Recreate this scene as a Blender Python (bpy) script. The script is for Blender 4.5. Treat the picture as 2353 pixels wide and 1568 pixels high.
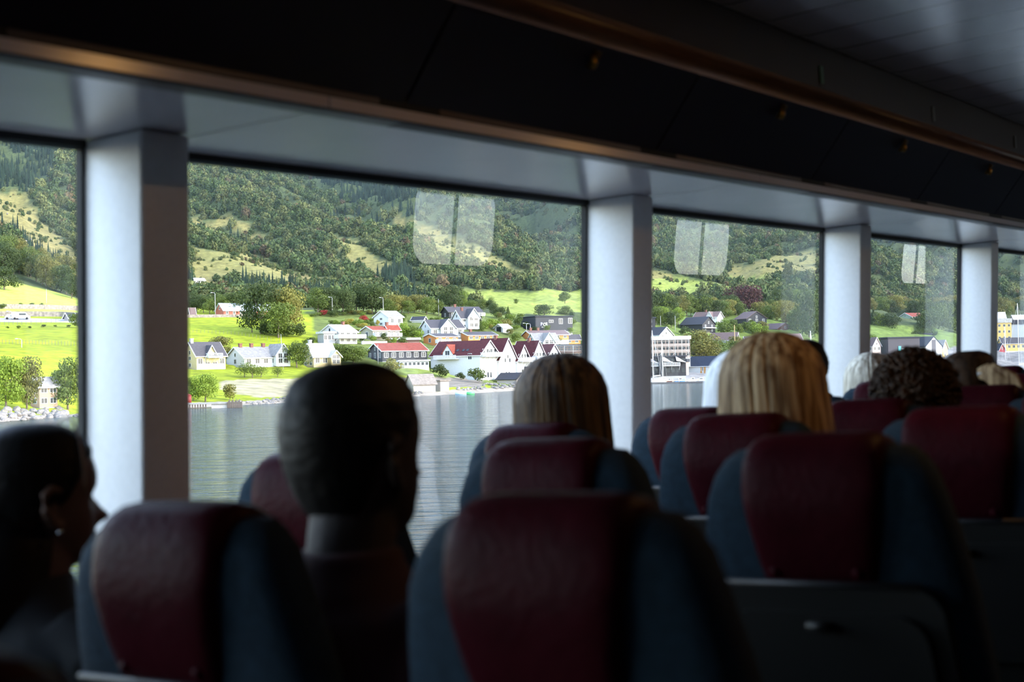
import bpy, bmesh, math, random
import numpy as np
from mathutils import Vector, Matrix, noise
R_ = math.radians
sc = bpy.context.scene
for o in list(bpy.data.objects): bpy.data.objects.remove(o)
COL = sc.collection
random.seed(7); rng = np.random.default_rng(7)
# ------------------------------------------------------------------ camera
FPX = 3268.0; CX, CY = 1176.5, 784.0
PITCH = R_(0.964); ROLL = R_(1.2)
# world basis: camera 7 m above the water, looking along +Y
_d = Vector((0, math.cos(PITCH), math.sin(PITCH))); _r0 = Vector((1, 0, 0)); _u0 = _r0.cross(_d)
WR = (_r0*math.cos(ROLL) - _u0*math.sin(ROLL)); WU = (_r0*math.sin(ROLL) + _u0*math.cos(ROLL)); WD = _d
CAMPOS = Vector((0, 0, 7.0))
# boat basis (x forward, y port, z up) seen from the same camera
AL, TH, RO = 0.5971, 0.0204, -0.0663
bd = Vector((math.cos(AL)*math.cos(TH), math.sin(AL)*math.cos(TH), math.sin(TH)))
br = Vector((math.sin(AL), -math.cos(AL), 0)); bu = br.cross(bd)
BR = br*math.cos(RO) + bu*math.sin(RO); BU = -br*math.sin(RO) + bu*math.cos(RO); BD = bd
def mat3(r, u, d): return Matrix((r, u, -d)).transposed()
MW = mat3(WR, WU, WD); MB_ = mat3(BR, BU, BD)
EYE = 1.25                                   # eye height above the cabin floor
ROT = MW @ MB_.transposed()
BOAT = Matrix.Translation(CAMPOS) @ ROT.to_4x4() @ Matrix.Translation((0, 0, -EYE))
cam_d = bpy.data.cameras.new('camera'); cam = bpy.data.objects.new('camera', cam_d); COL.objects.link(cam)
cam.matrix_world = Matrix.Translation(CAMPOS) @ MW.to_4x4()
cam_d.sensor_width = 36; cam_d.lens = 36*FPX/2353; cam_d.clip_start = .05; cam_d.clip_end = 9000
cam_d.dof.use_dof = True; cam_d.dof.focus_distance = 420; cam_d.dof.aperture_fstop = 4.2
sc.camera = cam
def ray(px, py):
    return WD + WR*((px-CX)/FPX) + WU*((CY-py)/FPX)
def wpt(px, py, D):
    r = ray(px, py); t = D/r.y
    return CAMPOS + r*t
def pix(P):
    v = Vector(P)-CAMPOS; z = v.dot(WD)
    return CX+FPX*v.dot(WR)/z, CY-FPX*v.dot(WU)/z
def boatpt(px, py, a):                        # point at forward distance a, in cabin coordinates
    r = BD + BR*((px-CX)/FPX) + BU*((CY-py)/FPX); t = a/r.x
    return Vector((a, r.y*t, EYE+r.z*t))
# ------------------------------------------------------------------ sky, sun, exposure
w = bpy.data.worlds.new('world'); sc.world = w; w.use_nodes = True
nt = w.node_tree; nt.nodes.clear()
sky = nt.nodes.new('ShaderNodeTexSky'); sky.sky_type = 'NISHITA'; sky.sun_disc = False
SUN_EL, SUN_DIR = R_(28), Vector((0.91, -0.36, 0)).normalized()
sky.sun_elevation = SUN_EL; sky.sun_rotation = math.atan2(SUN_DIR.x, SUN_DIR.y)
sky.altitude = 0; sky.air_density = 1.0; sky.dust_density = 0.6; sky.ozone_density = 1.5
bg = nt.nodes.new('ShaderNodeBackground'); bg.inputs[1].default_value = 1.8
ow = nt.nodes.new('ShaderNodeOutputWorld')
hs = nt.nodes.new('ShaderNodeHueSaturation'); hs.inputs['Saturation'].default_value = .82; nt.links.new(sky.outputs[0], hs.inputs['Color']); nt.links.new(hs.outputs[0], bg.inputs[0]); nt.links.new(bg.outputs[0], ow.inputs[0])
sun_d = bpy.data.lights.new('sun', 'SUN'); sun_d.energy = 5.8; sun_d.angle = R_(0.6); sun_d.color = (1, .93, .82)
sun = bpy.data.objects.new('sun', sun_d); COL.objects.link(sun)
sv = SUN_DIR*math.cos(SUN_EL) + Vector((0, 0, math.sin(SUN_EL)))
sun.rotation_euler = sv.to_track_quat('Z', 'Y').to_euler(); sun.location = (60, -30, 60)
vs = sc.view_settings; vs.view_transform = 'Standard'; vs.look = 'None'; vs.gamma = 1; vs.use_curve_mapping = False
vs.exposure = -0.5
# ------------------------------------------------------------------ helpers
def tag(o, label=None, cat=None, group=None, kind=None):
    if label: o['label'] = label
    if cat: o['category'] = cat
    if group: o['group'] = group
    if kind: o['kind'] = kind
    return o
def empty(name, M, label=None, cat=None, group=None):
    o = bpy.data.objects.new(name, None); COL.objects.link(o); o.empty_display_size = .1
    o.matrix_world = M if isinstance(M, Matrix) else Matrix.Translation(M)
    return tag(o, label, cat, group)
class MB:
    def __init__(s): s.v = []; s.f = []; s.s = []; s.m = []
    def add(s, vs, fs, smooth=False, mi=0):
        k = len(s.v); s.v += [tuple(v) for v in vs]
        s.f += [tuple(i+k for i in f) for f in fs]; s.s += [smooth]*len(fs); s.m += [mi]*len(fs); return s
    def box(s, c, d, rz=0, mi=0, M=None):
        x, y, z = d[0]/2, d[1]/2, d[2]/2; P = []
        for i in (-1, 1):
            for j in (-1, 1):
                for k in (-1, 1):
                    v = Vector((i*x, j*y, k*z))
                    if rz: v = Matrix.Rotation(rz, 3, 'Z') @ v
                    if M: v = M @ v
                    P.append(v+Vector(c))
        return s.add(P, [(0,1,3,2),(4,6,7,5),(0,4,5,1),(2,3,7,6),(0,2,6,4),(1,5,7,3)], False, mi)
    def b2(s, x0, y0, z0, x1, y1, z1, mi=0):
        return s.box(((x0+x1)/2, (y0+y1)/2, (z0+z1)/2), (abs(x1-x0), abs(y1-y0), abs(z1-z0)), 0, mi)
    def tube(s, pts, rad, n=8, mi=0, cap=True, smooth=True, sq=(1,1)):
        pts = [Vector(p) for p in pts]; rad = rad if hasattr(rad, '__len__') else [rad]*len(pts)
        V = []; ref = None
        for i, p in enumerate(pts):
            t = (pts[min(i+1, len(pts)-1)]-pts[max(i-1, 0)]).normalized()
            if ref is None: ref = Vector((0, 0, 1)) if abs(t.z) < .9 else Vector((0, 1, 0))
            a = t.cross(ref).normalized(); b = t.cross(a).normalized()
            for k in range(n):
                th = 2*math.pi*k/n; V.append(p+(a*math.cos(th)*sq[0]+b*math.sin(th)*sq[1])*rad[i])
        F = []
        for i in range(len(pts)-1):
            for k in range(n):
                F.append((i*n+k, i*n+(k+1) % n, (i+1)*n+(k+1) % n, (i+1)*n+k))
        if cap: F += [tuple(range(n)), tuple(range((len(pts)-1)*n, len(pts)*n))[::-1]]
        return s.add(V, F, smooth, mi)
    def ball(s, c, r, nu=12, nv=8, mi=0):
        r = r if hasattr(r, '__len__') else (r, r, r); V = [(c[0], c[1], c[2]-r[2])]; F = []
        for j in range(1, nv):
            ph = math.pi*j/nv-math.pi/2
            for i in range(nu):
                th = 2*math.pi*i/nu
                V.append((c[0]+r[0]*math.cos(ph)*math.cos(th), c[1]+r[1]*math.cos(ph)*math.sin(th), c[2]+r[2]*math.sin(ph)))
        V.append((c[0], c[1], c[2]+r[2])); T = len(V)-1
        for i in range(nu): F.append((0, 1+(i+1) % nu, 1+i)); F.append((T, T-nu+i, T-nu+(i+1) % nu))
        for j in range(nv-2):
            for i in range(nu):
                a = 1+j*nu; F.append((a+i, a+(i+1) % nu, a+nu+(i+1) % nu, a+nu+i))
        return s.add(V, F, True, mi)
    def mesh(s, name, mats):
        me = bpy.data.meshes.new(name); me.from_pydata(s.v, [], s.f)
        me.polygons.foreach_set('use_smooth', s.s)
        for m in (mats if isinstance(mats, (list, tuple)) else [mats]): me.materials.append(m)
        if any(s.m): me.polygons.foreach_set('material_index', s.m)
        me.update()
        bm = bmesh.new(); bm.from_mesh(me); bmesh.ops.recalc_face_normals(bm, faces=bm.faces); bm.to_mesh(me); bm.free()
        return me
    def build(s, name, mats, parent=None, M=None):
        o = bpy.data.objects.new(name, s.mesh(name, mats)); COL.objects.link(o)
        if parent: o.parent = parent
        if M is not None:
            if parent: o.matrix_local = M
            else: o.matrix_world = M
        return o
def copy_tree(o, parent=None):
    c = o.copy(); COL.objects.link(c); c.parent = parent
    for ch in list(o.children):
        copy_tree(ch, c)
    return c
def bevel(o, wd=.01, seg=3):
    m = o.modifiers.new('bevel', 'BEVEL'); m.width = wd; m.segments = seg; m.limit_method = 'ANGLE'; m.angle_limit = R_(40)
    for p in o.data.polygons: p.use_smooth = True
    return o
def srgb(r, g, b):
    return tuple((c/255/12.92 if c/255 <= .04045 else ((c/255+.055)/1.055)**2.4) for c in (r, g, b))
_mc = {}
def mat(name, col, rough=.6, metal=0, nz=0, nscale=5, spec=.5, bump=0, bscale=30, trans=0, stretch=None, sheen=0):
    if name in _mc: return _mc[name]
    m = bpy.data.materials.new(name); m.use_nodes = True; _mc[name] = m
    n = m.node_tree; b = n.nodes['Principled BSDF']
    b.inputs['Base Color'].default_value = (*col, 1); b.inputs['Roughness'].default_value = rough
    b.inputs['Metallic'].default_value = metal; b.inputs['Specular IOR Level'].default_value = spec
    if sheen: b.inputs['Sheen Weight'].default_value = sheen
    tc = n.nodes.new('ShaderNodeTexCoord'); src = tc.outputs['Object']
    if stretch:
        mp = n.nodes.new('ShaderNodeMapping'); mp.inputs['Scale'].default_value = stretch; n.links.new(src, mp.inputs[0]); src = mp.outputs[0]
    if nz:
        t = n.nodes.new('ShaderNodeTexNoise'); t.inputs['Scale'].default_value = nscale; t.inputs['Detail'].default_value = 4
        n.links.new(src, t.inputs['Vector'])
        r = n.nodes.new('ShaderNodeValToRGB'); r.color_ramp.elements[0].position = .3; r.color_ramp.elements[1].position = .7
        r.color_ramp.elements[0].color = (*[c*(1-nz) for c in col], 1); r.color_ramp.elements[1].color = (*[min(1, c*(1+nz)) for c in col], 1)
        n.links.new(t.outputs['Fac'], r.inputs[0]); n.links.new(r.outputs[0], b.inputs['Base Color'])
    if bump:
        t = n.nodes.new('ShaderNodeTexNoise'); t.inputs['Scale'].default_value = bscale; t.inputs['Detail'].default_value = 3
        n.links.new(src, t.inputs['Vector'])
        bp = n.nodes.new('ShaderNodeBump'); bp.inputs['Strength'].default_value = bump; bp.inputs['Distance'].default_value = .02
        n.links.new(t.outputs['Fac'], bp.inputs['Height']); n.links.new(bp.outputs[0], b.inputs['Normal'])
    return m
def planks(name, col, gap, period, axis=0, rough=.5, gw=.06, nz=.08, spec=.5):
    """boards: dark joints at a fixed spacing along one object axis"""
    if name in _mc: return _mc[name]
    m = mat(name, col, rough, nz=nz, nscale=3, spec=spec); n = m.node_tree; b = n.nodes['Principled BSDF']
    tc = n.nodes.new('ShaderNodeTexCoord'); sp = n.nodes.new('ShaderNodeSeparateXYZ'); n.links.new(tc.outputs['Object'], sp.inputs[0])
    dv = n.nodes.new('ShaderNodeMath'); dv.operation = 'DIVIDE'; dv.inputs[1].default_value = period; n.links.new(sp.outputs[axis], dv.inputs[0])
    fr = n.nodes.new('ShaderNodeMath'); fr.operation = 'FRACT'; n.links.new(dv.outputs[0], fr.inputs[0])
    lt = n.nodes.new('ShaderNodeMath'); lt.operation = 'LESS_THAN'; lt.inputs[1].default_value = gw; n.links.new(fr.outputs[0], lt.inputs[0])
    mx = n.nodes.new('ShaderNodeMix'); mx.data_type = 'RGBA'; n.links.new(lt.outputs[0], mx.inputs[0])
    src = b.inputs['Base Color'].links[0].from_socket if b.inputs['Base Color'].links else None
    if src: n.links.new(src, mx.inputs[6])
    else: mx.inputs[6].default_value = (*col, 1)
    mx.inputs[7].default_value = (*gap, 1); n.links.new(mx.outputs[2], b.inputs['Base Color'])
    return m
def glassmat(name, refl=1.0, tint=(1, 1, 1)):
    m = bpy.data.materials.new(name); m.use_nodes = True; n = m.node_tree; n.nodes.clear()
    o = n.nodes.new('ShaderNodeOutputMaterial'); t = n.nodes.new('ShaderNodeBsdfTransparent'); t.inputs[0].default_value = (*tint, 1)
    g = n.nodes.new('ShaderNodeBsdfGlossy'); g.inputs['Roughness'].default_value = 0.0; g.inputs[0].default_value = (1, 1, 1, 1)
    ge = n.nodes.new('ShaderNodeNewGeometry'); dt = n.nodes.new('ShaderNodeVectorMath'); dt.operation = 'DOT_PRODUCT'
    n.links.new(ge.outputs['Incoming'], dt.inputs[0]); n.links.new(ge.outputs['Normal'], dt.inputs[1])
    def mth(op, a, b=None):
        q = n.nodes.new('ShaderNodeMath'); q.operation = op
        for i, v in enumerate((a, b)):
            if v is None: continue
            if isinstance(v, (int, float)): q.inputs[i].default_value = v
            else: n.links.new(v, q.inputs[i])
        return q.outputs[0]
    ab = mth('ABSOLUTE', dt.outputs['Value']); p5 = mth('POWER', mth('SUBTRACT', 1.0, ab), 5.0)
    fac = mth('MULTIPLY', mth('MULTIPLY_ADD', p5, .92), refl); fac.node.inputs[0].links[0].from_node.inputs[2].default_value = .055
    mx = n.nodes.new('ShaderNodeMixShader'); n.links.new(fac, mx.inputs[0]); n.links.new(t.outputs[0], mx.inputs[1]); n.links.new(g.outputs[0], mx.inputs[2])
    n.links.new(mx.outputs[0], o.inputs[0]); return m
# ------------------------------------------------------------------ cabin shell (boat coordinates x forward, y port, z up from floor)
M_lam = mat('pillar_laminate', (.84, .84, .85), .42, nz=.03, nscale=60)
M_soff = mat('soffit_laminate', (.86, .80, .84), .2, spec=.6, nz=.03, nscale=4)
M_black = mat('black_rubber', (.008, .008, .008), .7)
M_navy = mat('navy_laminate', (.005, .0055, .017), .5, nz=.1, nscale=20)
M_wood = mat('varnished_wood', (.13, .055, .025), .35, nz=.3, nscale=6, stretch=(1, 12, 12))
M_brown = mat('dark_brown_panel', (.035, .014, .008), .5)
M_trim = mat('brown_trim', (.13, .095, .08), .45)
M_ceil = planks('ceiling_boards', (.82, .82, .86), (.04, .03, .03), .30, 0, .2, .035, spec=1.0)
M_floor = mat('carpet', (.02, .022, .03), .95, nz=.3, nscale=200)
M_wall = mat('dark_wall_panel', (.05, .045, .045), .6)
A0, A1 = -2.2, 28.0; LG = 2.60; LI = 2.41; ZW = EYE+.581; SB = -3.2; ZC = 2.30
def struct(o): o['kind'] = 'structure'; return o
def bbox_obj(name, m, x0, y0, z0, x1, y1, z1):
    return struct(MB().b2(x0, y0, z0, x1, y1, z1).build(name, m, None, BOAT))
bbox_obj('floor', M_floor, A0, SB, -.06, A1, 2.95, 0)
# ceiling boards run athwartships, gently rising inboard
mb = MB(); mb.add([(A0, 1.78, ZC), (A1, 1.78, ZC), (A1, .9, ZC+.03), (A0, .9, ZC+.03), (A1, -1.2, ZC+.05), (A0, -1.2, ZC+.05), (A1, SB, ZC), (A0, SB, ZC),
      (A0, 2.9, ZC+.12), (A1, 2.9, ZC+.12), (A0, SB, ZC+.12), (A1, SB, ZC+.12)],
      [(0,1,2,3), (3,2,4,5), (5,4,6,7), (8,9,11,10), (7,6,11,10), (0,1,9,8)])
struct(mb.build('ceiling', M_ceil, None, BOAT))
bbox_obj('wall_aft', M_wall, A0-.06, SB, 0, A0, 2.9, ZC)
bbox_obj('wall_fore', M_wall, A1, SB, 0, A1+.06, 2.9, ZC)
ZSILL = EYE-.62
G0, GP = 2.1396, 2.2084                       # window frames repeat every 2.21 m
LB = .0986/1.2                                # the side leans outwards towards the bottom
mb = MB(); yb = LG+LB*(ZW-ZSILL)
mb.add([(A0, yb-.02, ZSILL), (A1, yb-.02, ZSILL), (A1, yb+.1, ZSILL), (A0, yb+.1, ZSILL), (A0, yb+.06, 0), (A1, yb+.06, 0), (A1, yb+.16, 0), (A0, yb+.16, 0)],
       [(0,1,2,3), (0,1,5,4), (3,2,6,7), (4,5,6,7), (0,3,7,4), (1,2,6,5)])
struct(mb.build('wall_port', M_lam, None, BOAT))
# soffit above the windows, with panel joints
mb = MB()
k0 = -2
for k in range(k0, 12):
    xs = G0+k*GP; x0, x1 = xs-.05+.22, xs+GP-.05+.22
    mb.b2(x0+.002, 2.0, ZW+.006, x1-.004, LG+.03, ZW+.03)
struct(mb.build('trim_1', M_soff, None, BOAT))
mb = MB().b2(A0, 2.0, ZW+.03, A1, LG+.06, ZW+.06); mb.b2(A0, LG+.03, ZW+.008, A1, LG+.06, ZC+.12)
struct(mb.build('trim_2', M_black, None, BOAT))
# pillars: pale boxes standing inboard of the glass
def _solve(px, py, a=None, l=None):
    r = BD + BR*((px-CX)/FPX) + BU*((CY-py)/FPX); t = (a/r.x) if a else (l/r.y)
    return r*t
LI = _solve(325, 322, a=G0).y; PW = _solve(437, 330, l=LI).x-G0; print('pillar', LG-LI, PW)
glass = glassmat('window_glass', 1.0)
for k in range(-1, 12):
    xs = G0+k*GP; mb = MB(); zb = 0
    for (z, off) in ((ZW+.004, 0), (0, LB*ZW)):
        mb.v += [(xs, LG+.002+off, z), (xs, LI+off, z), (xs+PW, LI+off, z), (xs+PW, LG+.002+off, z)]
    mb.f += [(0,1,2,3), (4,5,6,7), (0,1,5,4), (1,2,6,5), (2,3,7,6), (3,0,4,7)]; mb.s += [False]*6; mb.m += [0]*6
    o = mb.build('trim_%d' % (k+10), M_lam, None, BOAT); struct(o); bevel(o, .008, 2)
    # window: pane and rubber gasket between this pillar and the next
    MB().add([(xs, LG+.004, ZW), (xs+PW, LG+.004, ZW), (xs+PW, LG+.004+LB*ZW, 0), (xs, LG+.004+LB*ZW, 0), (xs, LG+.012, ZW), (xs+PW, LG+.012, ZW), (xs+PW, LG+.012+LB*ZW, 0), (xs, LG+.012+LB*ZW, 0)], [(0,1,2,3), (4,5,6,7), (0,1,5,4), (1,2,6,5), (2,3,7,6), (3,0,4,7)]).build('outer_cover', M_black, o).matrix_parent_inverse = o.matrix_world.inverted() @ BOAT
    root = empty('window_%d' % (k+2), BOAT); struct(root)
    x0, x1 = xs+PW, xs+GP; mb = MB()
    def bar(p, q, t): mb.tube([p, q], t, 4, smooth=False)
    zt, zl = ZW, ZSILL; yt, yl = LG, LG+LB*(zt-zl)
    mb.add([(x1-.010, yt-.008, zt), (x1, yt-.008, zt), (x1, yl-.008, zl), (x1-.010, yl-.008, zl), (x1-.010, yt+.012, zt), (x1, yt+.012, zt), (x1, yl+.012, zl), (x1-.010, yl+.012, zl)],
           [(0,1,2,3), (4,5,6,7), (0,3,7,4), (1,2,6,5), (0,1,5,4), (3,2,6,7)])
    mb.add([(x0+.0, yt-.0, zt), (x0+.012, yt-.0, zt), (x0+.012, yl-.0, zl), (x0, yl-.0, zl), (x0, yt+.03, zt), (x0+.012, yt+.03, zt), (x0+.012, yl+.03, zl), (x0, yl+.03, zl)],
           [(0,1,2,3), (4,5,6,7), (0,3,7,4), (1,2,6,5), (0,1,5,4), (3,2,6,7)])
    mb.b2(x0, yt-.014, zt-.012, x1, yt+.03, zt+.008); mb.b2(x0, yl-.012, zl-.01, x1, yl+.03, zl+.02)
    mb.build('gasket', M_black, root)
    MB().add([(x0, yt+.01, zt), (x1, yt+.01, zt), (x1, yl+.01, zl), (x0, yl+.01, zl)], [(0,1,2,3)]).build('pane', glass, root)
# starboard side: solid wall with rounded windows whose light the port glass mirrors
glass_t = glassmat('tinted_window_glass', 1.0, (.34, .38, .46))
glass_n = glassmat('clear_window_glass', 1.0, (.11, .115, .13))
def starboard():
    holes = [(10.75, 12.2), (16.1, 17.8), (24.7, 26.5)]
    z0, z1 = 1.38, 2.2; mb = MB(); t = .08; xs = A0
    for (a, b) in holes:
        mb.b2(xs, SB-t, 0, a, SB, ZC); mb.b2(a, SB-t, 0, b, SB, z0); mb.b2(a, SB-t, z1, b, SB, ZC)
        rr = .24                                  # rounded corners
        for (cx, cz, sx, sz) in ((a, z0, 1, 1), (b, z0, -1, 1), (a, z1, 1, -1), (b, z1, -1, -1)):
            P = [(cx, SB, cz)]+[(cx+sx*rr*(1-math.sin(q*math.pi/12)), SB, cz+sz*rr*(1-math.cos(q*math.pi/12))) for q in range(7)]
            P2 = [(p[0], SB-t, p[2]) for p in P]; n = len(P)
            mb.add(P+P2, [tuple(range(n)), tuple(range(n, 2*n))]+[(i, (i+1) % n, n+(i+1) % n, n+i) for i in range(n)])
        xs = b
    mb.b2(xs, SB-t, 0, A1, SB, ZC)
    struct(mb.build('wall_starboard', M_wall, None, BOAT))
    for i, (a, b) in enumerate(holes):
        r = empty('window_%d' % (i+11), BOAT); struct(r)
        MB().add([(a, SB-.05, z0), (b, SB-.05, z0), (b, SB-.05, z1), (a, SB-.05, z1)], [(0,1,2,3)]).build('pane', glass_n if a < 8 else glass_t, r)
        MB().b2((a+b)/2-.01, SB-.07, z0, (a+b)/2+.01, SB-.03, z1).build('mullion', mat('pale_metal', (.6, .6, .62), .4), r)
starboard()
# overhead lockers: brown lip, navy leaning front, wooden rail, dark upper band
yl_, zl_ = 2.015, EYE+.586; yu_, zu_ = 1.84, EYE+.847
BW = 1.2
LOCK = {-3: 'behind the viewer', -2: 'above and left of the left pane', -1: 'leftmost in view, above the first pillar', 0: 'second in view, above the wide village pane', 1: 'third in view, above the second pillar', 2: 'fourth in view, near the copper tree pane', 3: 'fifth in view, near the right edge', 4: 'sixth in view, last before the right edge'}
proto = None
for k in range(-3, 11):
    x0 = 2.57+BW*k; x1 = x0+BW
    if x1 < A0 or x0 > A1: continue
    x1 = min(x1, A1-.01); x0c = max(x0, A0+.01)
    names = {0: 'third', 1: 'fourth'}
    root = empty('overhead_locker', BOAT @ Matrix.Translation((x0, 0, 0)), 'navy fronted overhead locker with brass latch, '+LOCK.get(k, 'far forward, out of sight at the right'), 'locker', 'overhead lockers along the port side')
    X0, X1 = x0c-x0, x1-x0
    MB().add([(X0, yl_+.0, zl_+.045), (X1, yl_, zl_+.045), (X1, yu_, zu_), (X0, yu_, zu_), (X0, 2.5, zl_+.045), (X1, 2.5, zl_+.045), (X1, 2.5, zu_), (X0, 2.5, zu_)],
             [(4,5,6,7), (0,4,7,3), (1,5,6,2), (0,1,5,4), (3,2,6,7)]).build('body', M_navy, root)
    n_ = Vector((0, -(zu_-zl_), -(yl_-yu_))).normalized()*.014
    P = [Vector((X0+.006, yl_, zl_+.045)), Vector((X1-.006, yl_, zl_+.045)), Vector((X1-.006, yu_, zu_)), Vector((X0+.006, yu_, zu_))]
    d = MB().add(P+[p+n_ for p in P], [(0,1,2,3), (4,5,6,7), (0,1,5,4), (1,2,6,5), (2,3,7,6), (3,0,4,7)]).build('door', M_navy, root)
    if X0 == 0 and X1-X0 > 1:
        mb = MB(); c = Vector((.62, yu_+.028, zu_-.045))+n_*1.4
        mb.box(c, (.022, .012, .05), M=Matrix.Rotation(R_(34), 3, 'X')); mb.ball(c+Vector((-.02, -.008, -.01)), (.012, .012, .02), 8, 6)
        l = mb.build('latch', mat('brass', (.32, .18, .04), .35, 1), d)
    # brown lip in two steps, cut back at the door joints
    mb = MB().b2(X0, yl_-.012, zl_-.004, X1, yl_+.05, zl_+.024)
    mb.b2(X0+.13, yl_-.016, zl_+.024, X1-.09, yl_+.03, zl_+.046)
    bevel(mb.build('lip', M_trim, root), .006, 3)
mb = MB().tube([(A0, yu_-.012, zu_+.014), (A1, yu_-.012, zu_+.014)], .048, 16, sq=(1, .7))
o = struct(mb.build('trim_20', M_wood, None, BOAT))
mb = MB().b2(A0, yu_-.02, zu_+.01, A1, yu_+.06, ZC+.02)
o = struct(mb.build('trim_21', M_brown, None, BOAT))
for i, (px, py, c) in enumerate(((1888, 172, 'green'), (2145, 262, 'white'), (2333, 326, 'white'), (1560, 60, 'white'))):
    if i == 3: continue
    r = BD + BR*((px-CX)/FPX) + BU*((CY-py)/FPX); t = (yu_-.024)/r.y; p = r*t
    o = MB().b2(-.014, -.002, -.03, .014, .002, .03).build('number_tag', mat('tag_'+c, {'green': (.10, .22, .12), 'white': (.22, .22, .2)}[c], .4), None, BOAT @ Matrix.Translation((p.x, yu_-.0235, EYE+p.z)))
    tag(o, ['small greenish tag on the dark band under the ceiling, nearest of three', 'small pale tag on the dark band, middle of the three', 'small pale tag on the dark band at the right picture edge'][i], 'tag')
# warm cabin lamps over the aisle
for i, (x, y) in enumerate(((.9, .35), (3.0, .45), (6.0, .3))):
    r = empty('ceiling_lamp', BOAT @ Matrix.Translation((x, y, ZC+.01)), 'round recessed warm ceiling lamp above the aisle, '+('nearest', 'second', 'third')[i]+' of three going forward', 'lamp', 'ceiling lamps over the aisle')
    MB().tube([(0, 0, .03), (0, 0, -.012)], .06, 20).build('housing', mat('pale_metal', (.6, .6, .62), .4), r)
    ld = bpy.data.lights.new('bulb', 'AREA'); ld.shape = 'DISK'; ld.size = .1; ld.energy = (.3, 7, 6)[i]; ld.color = (1, .52, .16)
    lo = bpy.data.objects.new('bulb', ld); COL.objects.link(lo); lo.parent = r; lo.location = (0, 0, -.02)
# ------------------------------------------------------------------ coach seats
M_fab = mat('blue_seat_fabric', (.010, .024, .040), .9, nz=.25, nscale=60, bump=.3, bscale=200, spec=.2)
M_lea = mat('maroon_leather', (.032, .0033, .0065), .45, nz=.15, nscale=25, bump=.15, bscale=90, spec=.035)
M_plas = mat('black_seat_plastic', (.006, .006, .006), .55)
M_steel = mat('brushed_steel', (.05, .05, .055), .5, .6)
def ring(cx, cy, hx, hy, z, n=24, p=4):
    P = []
    for k in range(n):
        t = 2*math.pi*k/n; c, s = math.cos(t), math.sin(t)
        P.append((cx+hx*math.copysign(abs(c)**(2/p), c), cy+hy*math.copysign(abs(s)**(2/p), s), z))
    return P
def loft(mb, rings, n, mi=0, cap=True):
    V = [v for r in rings for v in r]; F = []
    for i in range(len(rings)-1):
        for k in range(n): F.append((i*n+k, i*n+(k+1) % n, (i+1)*n+(k+1) % n, (i+1)*n+k))
    if cap: F += [tuple(range(n))[::-1], tuple(range((len(rings)-1)*n, len(rings)*n))]
    return mb.add(V, F, True, mi)
def xa(z):
    return float(np.interp(z, [.40, .6, .88, 1.0, 1.06, 1.11], [.15, .09, .02, 0, .004, .02]))
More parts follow.
